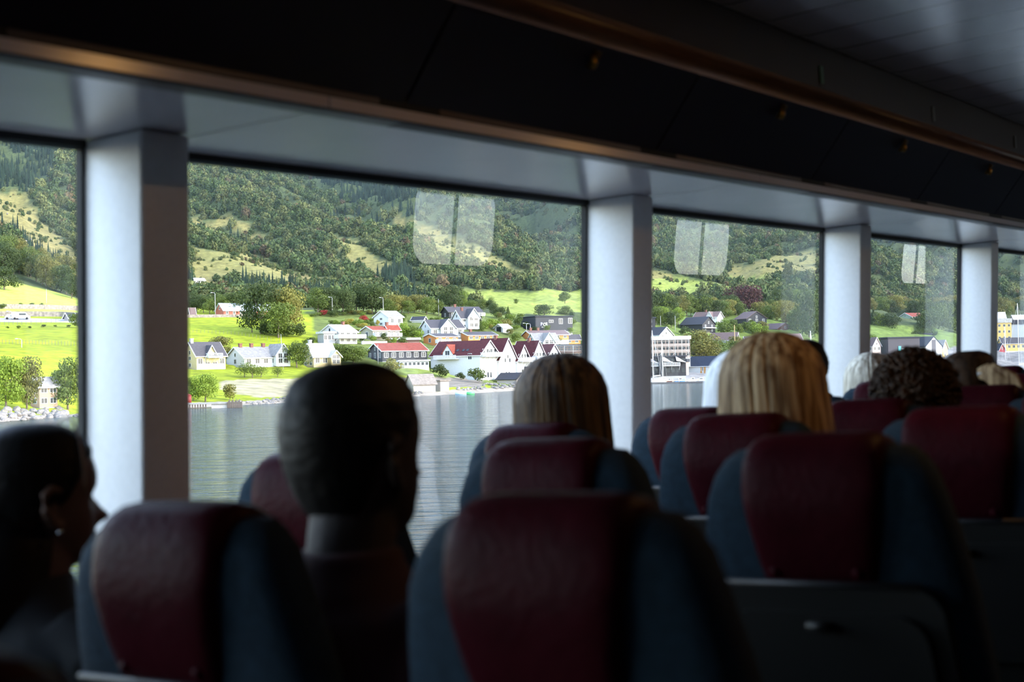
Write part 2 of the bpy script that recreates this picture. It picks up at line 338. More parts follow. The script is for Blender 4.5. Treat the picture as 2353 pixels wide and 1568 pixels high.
def make_seat():
    root = empty('coach_seat', BOAT)
    H = EYE-.141-.008
    rs = []
    for z, wd, th in ((.40, .45, .12), (.5, .47, .13), (.7, .475, .13), (.85, .455, .125), (.93, .43, .12), (1.0, .40, .115), (1.04, .37, .11), (1.065, .34, .10), (1.08, .30, .08), (1.086, .22, .04)):
        rs.append(ring(xa(z)+.065, 0, th/2, wd/2, z, 28, 4 if z < 1.05 else 3))
    mb = MB(); loft(mb, rs, 28); mb.build('backrest', M_fab, root)
    # leather cover over the top
    prof = []
    for z in np.linspace(H-.235, H-.05, 8): prof.append((xa(z)-.012-.010*math.sin((z-(H-.235))/.185*math.pi), z))
    prof += [(.0, H-.022), (.016, H-.006), (.04, H+.004), (.07, H+.006), (.10, H), (.128, H-.016), (.145, H-.045), (.146, H-.12), (.15, H-.2), (.11, H-.21), (.06, H-.235)]
    ny = 12; V = []; n = len(prof); F = []
    for j in range(ny+1):
        u = -1+2*j/ny
        for (x, z) in prof:
            wd = .118-.026*max(0, min(1, (H-.08-z)/.17)); e = 1-(abs(u)**6)*.05
            V.append((x*1.0+(.008*abs(u)**5 if x < .05 else -.006*abs(u)**5), u*wd, H-(H-z)*1.0-(.012*abs(u)**8 if z > H-.03 else 0)))
    for j in range(ny):
        for k in range(n): F.append((j*n+k, j*n+(k+1) % n, (j+1)*n+(k+1) % n, (j+1)*n+k))
    F += [tuple(range(n)), tuple(range(ny*n, (ny+1)*n))[::-1]]
    h = MB().add(V, F, True).build('headrest', M_lea, root)
    m = h.modifiers.new('b', 'BEVEL'); m.width = .012; m.segments = 3; m.limit_method = 'ANGLE'; m.angle_limit = R_(50)
    for y in (-.07, .07):
        MB().ball((xa(H-.225)-.016, y, H-.214), (.006, .009, .009), 10, 6).build('button', M_lea, h)
    # hard back shell with folding tray, rounded upper corners
    def shell(z0, z1, w0, w1, off, dep, nm, m, par):
        mb = MB(); P = []; r = .05
        pts = [(-w0/2, z0), (w0/2, z0)]
        for q in range(7): a = q*math.pi/12; pts.append((w1/2-r+r*math.cos(a), z1-r+r*math.sin(a)))
        for q in range(7): a = math.pi/2+q*math.pi/12; pts.append((-w1/2+r+r*math.cos(a), z1-r+r*math.sin(a)))
        V = [(xa(z)-off, y, z) for y, z in pts]+[(xa(z)-off+dep, y, z) for y, z in pts]; n = len(pts)
        mb.add(V, [tuple(range(n)), tuple(range(n, 2*n))[::-1]]+[(i, (i+1) % n, n+(i+1) % n, n+i) for i in range(n)])
        return mb.build(nm, m, par)
    p = shell(.42, .865, .43, .40, .016, .05, 'back_panel', M_plas, root)
    t = shell(.56, .82, .36, .345, .028, .02, 'folding_tray', M_plas, root)
    MB().tube([(xa(.865)-.014, -.17, .867), (xa(.865)-.014, .17, .867)], .006, 8).build('panel_rim', M_steel, p)
    MB().tube([(xa(.8)-.034, -.02, .80), (xa(.8)-.034, .02, .80)], .008, 8).build('catch', M_plas, t)
    mb = MB(); loft(mb, [ring(.36, 0, .21, .20, .33, 24, 5), ring(.36, 0, .235, .225, .37, 24, 5), ring(.36, 0, .24, .23, .43, 24, 5), ring(.36, 0, .22, .21, .47, 24, 4)], 24)
    mb.build('seat_cushion', M_fab, root)
    for s in (-1, 1):
        o = MB().b2(.13, s*.245-.02, .62, .46, s*.245+.02, .66).build('armrest', M_plas, root); bevel(o, .012, 3)
        MB().b2(.15, s*.245-.012, .42, .19, s*.245+.012, .63).build('armrest_post', M_steel, o)
    MB().b2(.12, -.2, .28, .56, .2, .34).build('seat_pan', M_plas, root)
    for x in (.18, .48): MB().b2(x-.02, -.16, 0, x+.02, .16, .29).build('leg', M_steel, root)
    return root
COLS = {'A': 2.1283, 'B': 1.5665, 'C': 1.0061}
SEEN = {'A': {2: (577, 1042), 3: (1112, 978), 4: (1488, 941), 6: (1960, 878)}, 'B': {1: (212, 1160), 2: (1105, 1014), 3: (1568, 956), 4: (1890, 922), 5: (2170, 890)},
        'C': {1: (1016, 1142), 2: (1702, 1002), 3: (2070, 940)}}
CN = {'A': 'window column', 'B': 'middle column', 'C': 'aisle column'}
DESC = {('B', 1): 'nearest in the middle column, left of the short-haired man', ('C', 1): 'large and nearest in the centre foreground, right of the short-haired man',
        ('C', 0): 'only its dark red top showing in the bottom left corner', ('A', 1): 'behind the woman in profile at the left picture edge',
        ('A', 2): 'partly hidden by the short-haired man, against the water', ('A', 3): 'behind the brown-haired woman', ('B', 2): 'directly in front of the big centre seat',
        ('A', 4): 'by the water left of the blonde woman, next to the second pillar', ('B', 3): 'behind the long-haired blonde woman', ('C', 2): 'with an orange gleam on its top, right foreground, folded tray below',
        ('C', 3): 'with an orange gleam along its top at the right picture edge', ('B', 4): 'behind the curly-haired person', ('A', 5): 'behind the dark-haired man by the third pillar',
        ('A', 6): 'small, in front of the white pillar left of the curly hair', ('B', 5): 'behind the person with the blonde ponytail', ('C', 4): 'cut by the right picture edge above the gleaming one'}
ORD = {5: 'sixth', 6: 'seventh', 7: 'eighth', 8: 'ninth', 9: 'tenth'}
base = None; SEAT = {}
for c in 'CBA':
    for k in range(0, 9):
        if k == 0 and c != 'C': continue
        a = 1.2906+.85*(k-1); l = COLS[c]; z = EYE-.141
        if k in SEEN[c]:
            P = boatpt(*SEEN[c][k], a); l, z = P.y, P.z
        if (c, k) == ('C', 0): l = .95
        if (c, k) == ('A', 1): a -= .26; l += .10
        dz = max(-.03, min(.03, z-(EYE-.141)))
        if base is None: o = base = make_seat()
        else: o = copy_tree(base)
        o.matrix_world = BOAT @ Matrix.Translation((a, l-.111, dz)); SEAT[(c, k)] = (a, l-.111, dz)
        d = DESC.get((c, k)) or 'far forward, %s row of the %s' % (ORD[k], CN[c])
        tag(o, 'maroon-headed coach seat, '+d, 'seat', 'coach seats facing forward')
# ------------------------------------------------------------------ people
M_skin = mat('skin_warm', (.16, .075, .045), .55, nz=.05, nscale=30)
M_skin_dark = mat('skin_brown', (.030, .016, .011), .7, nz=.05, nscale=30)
def hairmat(name, c1, c2, sc_=60):
    m = mat(name, c1, .6, spec=.22); n = m.node_tree; b = n.nodes['Principled BSDF']
    tc = n.nodes.new('ShaderNodeTexCoord'); mp = n.nodes.new('ShaderNodeMapping'); mp.inputs['Scale'].default_value = (1, 1, .05)
    t = n.nodes.new('ShaderNodeTexNoise'); t.inputs['Scale'].default_value = sc_; t.inputs['Detail'].default_value = 3
    r = n.nodes.new('ShaderNodeValToRGB'); r.color_ramp.elements[0].position = .38; r.color_ramp.elements[1].position = .62
    r.color_ramp.elements[0].color = (*c1, 1); r.color_ramp.elements[1].color = (*c2, 1)
    n.links.new(tc.outputs['Object'], mp.inputs[0]); n.links.new(mp.outputs[0], t.inputs['Vector']); n.links.new(t.outputs['Fac'], r.inputs[0]); n.links.new(r.outputs[0], b.inputs['Base Color'])
    return m
HEADT = [(-.128, .045, -.01, .022), (-.12, .072, -.03, .040), (-.10, .084, -.055, .054), (-.085, .082, -.070, .061), (-.07, .086, -.080, .066), (-.05, .087, -.092, .070),
         (-.03, .085, -.100, .073), (-.01, .086, -.105, .075), (.01, .092, -.107, .077), (.035, .092, -.108, .078), (.06, .084, -.103, .075), (.08, .070, -.092, .067),
         (.095, .050, -.075, .055), (.106, .028, -.052, .038), (.112, .004, -.03, .018)]
def head_add(mb, yaw, c, s=1.0, pitch=0.0):
    n = 40; rings = []; T = np.array(HEADT)
    M = Matrix.Translation(c) @ Matrix.Rotation(yaw, 4, 'Z') @ Matrix.Rotation(pitch, 4, 'Y')
    for z in np.linspace(-.128, .112, 34):
        f = np.interp(z, T[:, 0], T[:, 1]); b = np.interp(z, T[:, 0], T[:, 2]); hw = np.interp(z, T[:, 0], T[:, 3]); R = []
        for k in range(n):
            t = -math.pi+2*math.pi*k/n; cc, ss = math.cos(t), math.sin(t)
            x = (f if cc > 0 else -b)*abs(cc)**.92*(1 if cc > 0 else -1); y = hw*math.copysign(abs(ss)**.85, ss)
            nose = .030*math.exp(-((z+.047)/.011)**2)+.017*math.exp(-((z+.028)/.018)**2)
            x += nose*math.exp(-(t/.17)**2)
            x += .007*math.exp(-((z+.076)/.006)**2-(t/.3)**2)+.008*math.exp(-((z+.090)/.006)**2-(t/.27)**2)+.008*math.exp(-((z+.113)/.011)**2-(t/.35)**2)
            x -= .009*math.exp(-((z+.012)/.013)**2-((abs(t)-.36)/.2)**2)
            x -= .006*math.exp(-((z+.010)/.012)**2-(t/.2)**2)
            R.append(M @ Vector((x*s, y*s, z*s)))
        rings.append(R)
    loft(mb, rings, n)
    for sg in (-1, 1):                                   # ears and eyes
        P = [M @ Vector((x*s, sg*y*s, z*s)) for x, y, z in ((.010, .074, -.058), (-.008, .088, -.048), (-.024, .098, -.022), (-.025, .099, .0), (-.010, .094, .013), (.008, .080, .004))]
        mb.tube(P, [.007*s, .008*s, .009*s, .009*s, .008*s, .006*s], 8); mb.ball(M @ Vector((-.004*s, sg*.078*s, -.02*s)), (.008*s, .006*s, .018*s), 8, 6)
    return M
def torso(mb, g=0.0, sleeves=1.0):
    T = [(.46, .13, .18, -.06), (.55, .125, .175, -.07), (.66, .11, .155, -.07), (.78, .12, .175, -.06), (.88, .125, .195, -.05), (.95, .11, .195, -.05), (.99, .085, .16, -.05), (1.02, .065, .10, -.045)]
    loft(mb, [ring(x, 0, hx+g, hy+g, z, 20, 2.4) for z, hx, hy, x in T], 20)
    for s in (-1, 1):
        S = Vector((-.05, s*.175, .95)); E = Vector((-.03, s*.255, .70)); Wp = Vector((.20, s*.15, .585))
        mb.tube([S+Vector((0, -s*.05, .01)), S+Vector((0, s*.02, -.01)), S*.6+E*.4, E], [.062+g, .060+g, .050+g, .043+g], 12)
        mb.tube([E, E.lerp(Wp, .5), Wp], [.043+g, .038+g, .028+g], 12)
def fingers(mb):
    for s in (-1, 1):
        Wp = Vector((.20, s*.15, .585)); mb.tube([Wp, Wp+Vector((.05, -s*.01, -.012)), Wp+Vector((.09, -s*.015, -.02))], [.025, .034, .030], 10, sq=(1, .55))
        for i, L in enumerate((.062, .072, .068, .052)):
            p = Wp+Vector((.088, -s*.015+(i-1.5)*.018, -.02)); mb.tube([p, p+Vector((L*.45, 0, -.006)), p+Vector((L*.8, 0, -.022)), p+Vector((L*.95, 0, -.036))], [.0095, .009, .008, .006], 8)
        p = Wp+Vector((.03, -s*.035, -.01)); mb.tube([p, p+Vector((.025, -s*.022, -.006)), p+Vector((.055, -s*.028, -.018))], [.012, .011, .008], 8)
def legs(mb, g=0.0, feet=True):
    for s in (-1, 1):
        mb.tube([(-.05, s*.09, .535), (.18, s*.10, .545), (.40, s*.11, .53)], [.095+g, .08+g, .062+g], 14)
        mb.tube([(.40, s*.11, .53), (.42, s*.11, .30), (.43, s*.11, .10)], [.06+g, .055+g, .038+g], 14)
        if feet: mb.tube([(.40, s*.11, .06), (.50, s*.115, .045), (.60, s*.12, .035)], [.045, .042, .03], 12)
def remesh(o, v, smooth=2):
    m = o.modifiers.new('one_surface', 'REMESH'); m.mode = 'VOXEL'; m.voxel_size = v; m.use_smooth_shade = True
    if smooth: k = o.modifiers.new('s', 'SMOOTH'); k.iterations = smooth; k.factor = .5
def hair_short(M, s, m, par, cut=-.02, back=-.075, thick=.010, fuzz=.002):
    T = np.array(HEADT); rings = []; n = 80; rr = random.Random(3)
    zs = np.linspace(-.09, .112, 44)
    for z in zs:
        f = np.interp(z, T[:, 0], T[:, 1]); b = np.interp(z, T[:, 0], T[:, 2]); hw = np.interp(z, T[:, 0], T[:, 3]); R = []
        for k in range(n):
            t = -math.pi+2*math.pi*k/n; cc, ss = math.cos(t), math.sin(t)
            lim = float(np.interp(abs(t), [0, .9, 1.35, 1.75, 2.2, 3.15], [.060, .055, cut+.02, cut, back, back-.005])); q_ = max(0, min(1, (z-lim+.012)/.03)); q_ = q_*q_*(3-2*q_); g = -.010+(thick+.010)*q_
            x = (f+g if cc > 0 else -(b-g))*math.copysign(abs(cc)**.92, cc); y = (hw+g)*math.copysign(abs(ss)**.85, ss)
            j = 1+rr.uniform(-fuzz, fuzz)*8
            R.append(M @ Vector((x*s*j, y*s*j, (z+(thick if z > .08 else 0))*s)))
        rings.append(R)
    mb = MB(); loft(mb, rings, n); return mb.build('hair', m, par)
def hair_long(M, s, m, par, length=.30, wide=.03, seed=1, flare=.0, front=.3):
    """crown cap plus hanging locks, each lock a tapering strand"""
    mb = MB(); rr = random.Random(seed)
    mb.ball(M @ Vector((-.012*s, 0, .018*s)), (.112*s, .088*s+wide*.3, .112*s), 28, 16)
    for i in range(150):
        t = rr.uniform(front*math.pi, math.pi)*rr.choice((-1, 1)); k = rr.uniform(.55, 1.0)
        rx, ry = (.100+wide*.5)*s, (.086+wide)*s; P = []
        top = Vector((-.01+.02*math.cos(t), .02*math.sin(t), .128)); L = length*rr.uniform(.85, 1.05); ww = rr.uniform(-.25, .25)
        for j in range(15):
            u = j/14
            if u < .4: a = u/.4*math.pi/2; rad = math.sin(a); z = .018+.112*math.cos(a)
            else: rad = 1+flare*(u-.4)/.6-.12*max(0, u-.75); z = .018-(u-.4)/.6*L
            tt = t+ww*u*.6
            P.append(M @ Vector(((-.012+rx/s*rad*math.cos(tt))*s, ry*rad*math.sin(tt), z*s)))
        mb.tube(P, [float(np.interp(j/14, [0, .12, .3, .8, 1], [.006, .010, .0125, .012, .003]))*s for j in range(15)], 6)
    o = mb.build('hair', m, par); return o
def hair_curly(M, s, m, par, seed=2, r=.1):
    mb = MB(); rr = random.Random(seed); mb.ball(M @ Vector((-.015*s, 0, .012*s)), (.115*s, .10*s, .108*s), 24, 14)
    for i in range(1000):
        v = Vector((rr.gauss(0, 1), rr.gauss(0, 1), rr.gauss(0, 1))).normalized()
        if v.x > .45 and v.z < .35: continue
        p = Vector((-.015+v.x*.118, v.y*.106, .008+v.z*.112))*s
        if p.z < -.09*s: continue
        q = rr.uniform(.010, .019)*s; c = M @ p
        e1 = Vector((rr.gauss(0, 1), rr.gauss(0, 1), rr.gauss(0, 1))).normalized(); e2 = e1.orthogonal().normalized(); e3 = e1.cross(e2)
        A = [c+e2*math.cos(a)*q*.75+e3*math.sin(a)*q*.75+e1*(a-3)*.002 for a in np.linspace(0, 5.2, 7)]
        mb.tube(A, .0036*s, 5)
    return mb.build('hair', m, par)
def person(px, py, a, label, hair, shirt, skin=M_skin, s=1.0, yaw=0, pitch=0, vox=.010, lean=0, seatz=None):
    P = boatpt(px, py, a)
    ztop = P.z; base = Matrix.Translation((a, P.y, ztop-1.325*s))
    loc = BOAT @ base @ Matrix.Scale(s, 4) @ Matrix.Rotation(R_(lean), 4, 'X')
    mb = MB(); M = head_add(mb, R_(yaw), Vector((0, 0, 1.205)), 1.0, R_(pitch))
    mb.tube([(-.045, 0, .97), (-.03, 0, 1.05), (-.015, 0, 1.12)], [.066, .062, .060], 16)
    torso(mb); fingers(mb); legs(mb)
    o = mb.build('person', skin, None, loc); remesh(o, vox); tag(o, label, 'person')
    mb = MB(); torso(mb, .010); loft(mb, [ring(-.045, 0, .105, .165, .975, 20, 2.2), ring(-.045, 0, .088, .118, 1.015, 20, 2.2), ring(-.04, 0, .074, .088, 1.045, 20, 2), ring(-.034, 0, .070, .076, 1.07, 20, 2)], 20)
    sh = mb.build('shirt', shirt, o); remesh(sh, vox*1.3)
    mb = MB(); legs(mb, .010, False); mb.tube([(-.06, 0, .45), (-.06, 0, .60)], [.19, .17], 20, sq=(1, .8)); tr = mb.build('trousers', mat('dark_trousers', (.012, .013, .02), .9), o); remesh(tr, vox*1.3)
    mb = MB(); [mb.tube([(.36, y, .05), (.48, y, .05), (.62, y*1.05, .035)], [.052, .052, .036], 12) for y in (-.112, .112)]; mb.build('shoes', mat('dark_shoes', (.01, .01, .01), .6), o)
    hair(M, o)
    return o, M
H_black = hairmat('black_hair', (.003, .0025, .0025), (.008, .006, .005))
H_brown = hairmat('brown_hair', (.015, .007, .004), (.05, .025, .012))
H_gold = hairmat('brown_gold_hair', (.018, .009, .005), (.11, .06, .022))
H_blond = hairmat('blonde_hair', (.12, .065, .028), (.46, .33, .19))
H_white = hairmat('white_hair', (.50, .52, .56), (.80, .82, .86))
H_pale = hairmat('pale_blonde_hair', (.30, .26, .20), (.62, .58, .50))
S_maroon = mat('maroon_shirt', (.035, .008, .010), .9); S_dark = mat('dark_jacket', (.010, .012, .014), .9); S_blue = mat('slate_shirt', (.03, .05, .08), .9)
S_white = mat('white_shirt', (.7, .72, .76), .8); S_grey = mat('grey_jumper', (.08, .08, .09), .9)
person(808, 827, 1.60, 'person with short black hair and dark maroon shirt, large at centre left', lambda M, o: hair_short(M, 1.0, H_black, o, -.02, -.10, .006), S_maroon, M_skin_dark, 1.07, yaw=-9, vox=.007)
def woman_hair(M, o):
    h = hair_short(M, 1.0, H_black, o, -.035, -.09, .009); mb = MB()
    mb.ball(M @ Vector((-.135, 0, -.02)), (.05, .055, .05), 16, 10); mb.tube([M @ Vector(p) for p in ((-.03, .02, -.02), (-.06, .01, -.10), (-.085, 0, -.20), (-.10, 0, -.32), (-.11, 0, -.42))], [.085, .095, .10, .095, .05], 18)
    mb.build('hair', H_black, o)
    b = MB(); P = [M @ Vector((.045, .086*math.sin(t)*1.12, .128*math.cos(t)*1.0+.002)) for t in np.linspace(-1.6, 1.6, 24)]
    b.tube(P, .0035, 8, sq=(1, .5)); b.build('hairband', mat('amber_hairband', (.16, .09, .045), .4), o)
    e = MB(); e.ball(M @ Vector((.002, -.09, -.062)), (.005, .005, .005), 8, 6); e.build('earring', mat('silver', (.6, .6, .6), .2, 1), o)
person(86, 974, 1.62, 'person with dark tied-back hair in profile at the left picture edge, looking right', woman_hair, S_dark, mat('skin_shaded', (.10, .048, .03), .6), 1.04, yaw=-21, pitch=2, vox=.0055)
person(1288, 824, 3.30, 'person with brown shoulder-length hair seated against the second pillar', lambda M, o: hair_long(M, 1.0, H_gold, o, .27, .028, 4, .10), S_dark, s=1.05, vox=.012)
person(1772, 776, 3.30, 'person with long straight blonde hair in the right half of the picture', lambda M, o: hair_long(M, 1.0, H_blond, o, .33, .030, 9, .22), S_dark, s=1.05, vox=.012)
person(1706, 812, 4.14, 'person with white hair mostly hidden behind the blonde hair', lambda M, o: hair_long(M, 1.0, H_white, o, .20, .02, 5, .25), S_white, s=1.05, vox=.014)
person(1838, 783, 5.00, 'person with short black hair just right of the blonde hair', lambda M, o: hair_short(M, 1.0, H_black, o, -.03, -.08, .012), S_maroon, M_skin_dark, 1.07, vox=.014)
person(2100, 812, 4.15, 'person with short curly dark brown hair near the third pillar', lambda M, o: hair_curly(M, 1.06, H_brown, o), S_grey, s=1.05, vox=.014)
person(2003, 818, 5.85, 'person with pale hair showing left of the curly-haired head', lambda M, o: hair_long(M, 1.0, H_pale, o, .16, .02, 8, .1), S_blue, s=1.02, vox=.014)
def pony(M, o):
    hair_short(M, 1.0, H_brown, o, -.06, -.09, .016); mb = MB(); rr = random.Random(5)
    for i in range(46):
        dy = rr.uniform(-.03, .03); dz = rr.uniform(-.02, .02)
        mb.tube([M @ Vector(p) for p in ((-.09, -.05+dy*.3, .05+dz*.4), (-.11, -.10+dy*.6, .055+dz), (-.12, -.15+dy, .02+dz), (-.12, -.18+dy*1.3, -.06+dz), (-.11, -.20+dy*1.4, -.15+dz))], [.006, .011, .012, .011, .004], 6)
    mb.build('ponytail', H_blond, o)
    MB().tube([M @ Vector(p) for p in ((-.092, -.055, .05), (-.10, -.075, .053))], .013, 12).build('hair_tie', mat('pale_hair_tie', (.5, .48, .5), .6), o)
person(2226, 812, 5.00, 'person with dark hair and a blonde ponytail near the right picture edge', pony, S_dark, s=1.02, vox=.014)
# ------------------------------------------------------------------ land: rows of (distance, picture height) read off the photograph, turned into ground heights
TAB = {
 -700: (175, [(180,1010),(240,890),(320,760),(430,690),(560,640),(800,520),(1200,360),(2600,40)]),
 0: (216, [(228,943),(242,930),(300,830),(395,745),(430,722),(520,690),(600,640),(700,595),(900,480),(1100,420),(1400,320),(1800,200),(2600,40)]),
 185: (240, [(255,948),(300,860),(395,745),(430,727),(520,712),(600,690),(700,640),(900,560),(1100,480),(1400,345),(1800,200),(2600,40)]),
 430: (276, [(285,925),(330,882),(365,849),(400,800),(440,762),(475,729),(520,715),(620,680),(700,645),(900,560),(1100,480),(1400,375),(1800,240),(2600,60)]),
 700: (305, [(315,915),(350,872),(382,846),(420,800),(470,750),(520,718),(620,694),(750,655),(950,580),(1150,500),(1400,420),(1800,290),(2600,90)]),
 950: (337, [(345,903),(380,880),(420,830),(480,772),(530,722),(600,702),(750,668),(950,605),(1150,520),(1300,465),(1700,370),(2600,130)]),
 1100: (365, [(375,892),(410,872),(440,835),(480,790),(530,742),(600,716),(750,682),(900,640),(1100,548),(1180,553),(1500,560),(1900,450),(2600,180)]),
 1220: (398, [(410,885),(440,869),(470,835),(520,778),(570,735),(650,713),(800,675),(900,650),(1000,656),(1500,590),(1900,480),(2600,230)]),
 1330: (430, [(445,872),(480,852),(520,805),(560,762),(650,722),(800,690),(950,666),(1200,615),(1600,510),(2000,420),(2600,270)]),
 1500: (470, [(480,867),(530,855),(570,800),(620,758),(700,718),(850,682),(1000,640),(1200,590),(1600,500),(2600,300)]),
 1700: (530, [(545,862),(580,850),(630,800),(700,745),(800,700),(950,662),(1100,622),(1300,592),(1400,598),(2000,500),(2600,330)]),
 1880: (570, [(590,852),(630,838),(700,785),(780,735),(900,690),(1050,640),(1300,583),(1400,600),(2000,520),(2600,360)]),
 2000: (602, [(620,845),(680,832),(760,790),(850,740),(1000,700),(1300,640),(1700,580),(2300,490),(2800,400)]),
 2300: (693, [(710,838),(760,830),(850,800),(950,762),(1100,712),(1400,650),(1800,590),(2600,460)]),
 2800: (860, [(880,825),(1000,810),(1200,740),(1500,680),(2000,610),(2800,500)]),
 3800: (1300, [(1330,810),(1600,780),(2000,700),(2800,560)])}
KS = sorted(TAB)
def zray(px, py, D): return wpt(px, py, D).z
PROF = {}
for k in KS:
    ds, rows = TAB[k]; Dl = [60, ds*.9, ds]; Zl = [-6, -3, 0.0]
    for D, y in rows: Dl.append(D); Zl.append(zray(k, y, D))
    Dl.append(3600); Zl.append(max(Zl[-1]+200, 950)); Dl.append(6000); Zl.append(Zl[-1]+500)
    PROF[k] = (np.log(Dl), np.array(Zl), ds)
def height_arr(px, D):
    """px, D arrays -> ground z"""
    L = np.log(D); Z = np.zeros_like(L); W = np.zeros_like(L)
    px = np.clip(px, KS[0], KS[-1]-1e-3)
    for i in range(len(KS)-1):
        a, b = KS[i], KS[i+1]; m = (px >= a) & (px < b)
        if not m.any(): continue
        t = (px[m]-a)/(b-a)
        la, za, da = PROF[a]; lb, zb, db = PROF[b]
        # follow the shoreline: measure distance relative to each profile's own shore
        s = np.exp((1-t)*math.log(da)+t*math.log(db)); q = L[m]-np.log(s)
        wgt = np.clip(1-q/.5, 0, 1)                                 # near the shore align by shore, farther by distance
        A = np.interp(L[m]*(1-wgt)+(q+math.log(da))*wgt, la, za); B = np.interp(L[m]*(1-wgt)+(q+math.log(db))*wgt, lb, zb)
        Z[m] = A*(1-t)+B*t
    return Z
def gz(px, D): return float(height_arr(np.array([float(px)]), np.array([float(D)]))[0])
_Dg = np.exp(np.linspace(math.log(150), math.log(3000), 900)); _cache = {}
def gdist(px, py, Dmin=0):
    """distance at which the line of sight meets the ground"""
    k = round(px)
    if k not in _cache: _cache[k] = height_arr(np.full_like(_Dg, float(k)), _Dg)
    z = _cache[k]; r = ray(px, py); zr = CAMPOS.z+_Dg*r.z/r.y
    ok = np.where((z >= zr) & (_Dg > Dmin))[0]
    return float(_Dg[ok[0]]) if len(ok) else 1500.0
def ground(px, py):
    D = gdist(px, py); p = wpt(px, py, D); p.z = gz(px, D); return p, D
def inpoly(x, y, P):
    n = len(P); c = np.zeros(np.shape(x), bool); j = n-1
    for i in range(n):
        xi, yi = P[i]; xj, yj = P[j]
        c ^= ((yi > y) != (yj > y)) & (x < (xj-xi)*(y-yi)/(yj-yi+1e-9)+xi); j = i
    return c
# open pasture seen between the hillside woods (picture outline of each clearing, lying on the slope)
CLEAR = [[(-60,455),(60,440),(90,500),(185,590),(185,640),(120,610),(60,560),(0,530),(-60,520)],
 [(430,500),(470,512),(530,500),(575,520),(625,565),(610,572),(550,530),(480,528),(430,520)],
 [(430,562),(480,575),(560,580),(600,590),(660,625),(700,650),(660,662),(600,655),(520,640),(430,650)],
 [(640,478),(705,472),(712,480),(660,490)],
 [(790,590),(850,585),(905,610),(890,640),(860,650),(800,615)],
 [(905,490),(930,500),(990,520),(1040,545),(1100,565),(1165,600),(1225,632),(1215,650),(1160,640),(1090,615),(1010,600),(960,560),(905,520)],
 [(720,520),(760,540),(830,560),(860,590),(800,585),(740,550)],
 [(520,600),(640,620),(760,640),(800,668),(700,672),(600,660),(520,640)],
 [(930,655),(1050,668),(1150,672),(1250,672),(1345,668),(1345,725),(1180,722),(1100,700),(1000,690),(930,678)],
 [(1480,615),(1550,630),(1680,660),(1690,690),(1480,688)],
 [(1670,610),(1760,590),(1885,580),(1885,625),(1800,640),(1740,670),(1660,665)],
 [(430,640),(470,640),(560,665),(480,680),(430,672)]]
DARKC = [[(-60,290),(135,320),(125,400),(60,445),(-60,440)], [(715,400),(760,395),(960,430),(955,510),(880,480),(800,470),(735,440)], [(870,628),(940,620),(950,665),(872,668)]]
xs = np.concatenate([np.arange(-900, -60, 40), np.arange(-60, 2400, 9), np.arange(2400, 3900, 50)]).astype(float)
Ds = np.exp(np.linspace(math.log(150), math.log(3900), 400))
GX, GD = np.meshgrid(xs, Ds, indexing='ij'); Z = height_arr(GX.ravel(), GD.ravel()).reshape(GX.shape)
RX = np.array([ray(float(x), 700).x/ray(float(x), 700).y for x in xs]); WX = RX[:, None]*GD
def fbm(x, y, s, seed=0, oct_=4):
    out = np.zeros(x.shape); fx = x.ravel(); fy = y.ravel(); o = np.zeros(fx.size)
    for i in range(fx.size): o[i] = noise.fractal(Vector((fx[i]*s+seed, fy[i]*s, seed*.37)), 1.0, 2.0, oct_)
    return o.reshape(x.shape)
_a = (WX+GD)*.7071; _b = (WX-GD)*.7071; NB = fbm(_a*1.9, _b*.62, .0062, 3.1, 5); NF = fbm(WX, GD, .05, 9.7, 3)
far = np.clip((GD-560)/500, 0, 1)
Zs = Z+NB*far*GD*.026+NF*np.clip((GD-500)/300, 0, 1)*1.6+NF*.12*np.clip(Z/3, 0, 1)
def pix_arr(X, Y, Zz):
    v = np.stack([X, Y, Zz-7.0], -1); z = v@np.array(WD); return CX+FPX*(v@np.array(WR))/z, CY-FPX*(v@np.array(WU))/z
PXG, PYG = pix_arr(WX, GD, Zs)
PXJ = PXG+NF*14; PYJ = PYG+NF*10
clear = np.zeros(GX.shape, bool)
for P in CLEAR: clear |= inpoly(PXJ, PYJ, P)
con = np.zeros(GX.shape, bool)
for P in DARKC: con |= inpoly(PXJ, PYJ, P)
shore = np.exp(np.interp(GX, KS, [math.log(TAB[k][0]) for k in KS])); rel = GD/shore
# land cover colour per vertex (what grows or lies there)
col = np.zeros(GX.shape+(3,)); 
c_field = np.array([.235, .275, .012]); c_dry = np.array([.36, .33, .10]); c_wood = np.array([.055, .07, .025]); c_sand = np.array([.28, .24, .19]); c_och = np.array([.21, .165, .058]); c_mead = np.array([.125, .155, .038])
n1 = (NF*.5+.5)[..., None]; n2 = (NB*.5+.5)[..., None]
field = c_field*(.70+.45*n1+.35*(n2-.5))
hill = c_och*(.8+.4*n1)*(1-n2*.5)+c_mead*n2*.5
col[:] = field
vill = (GD > 560) & (PXG > 230) | (GD > 620)
col[(GD > 540)] = (c_wood*(.8+.5*n1))[GD > 540]
right = (PXG > 1345) & (GD > shore*1.05) & (GD < 800)
col[right] = (np.array([.10, .14, .03])*(.8+.5*n1))[right]
mid = (PXG+NF*20 > 715) & (PXG <= 1345) & (GD > 388) & (GD < 600)
col[mid] = (np.array([.105, .13, .028])*(.6+1.0*n1))[mid]
col[clear] = hill[clear]
gr = clear & ((PXG > 1050) & (PYG > 640) | (PXG > 1400) & (PYG > 640)); col[gr] = (np.array([.20, .235, .045])*(.8+.4*n1))[gr]
gb = (PXG < 200) & (GD > 425) & (GD < 600) & (PYG > 620); col[gb] = (np.array([.33, .38, .06])*(.85+.3*n1))[gb]
beach = inpoly(PXJ*.3+PXG*.7, PYG+NF*3, [(505,876),(560,872),(740,870),(740,905),(600,914),(540,905),(505,895)]) & (GD < 420)
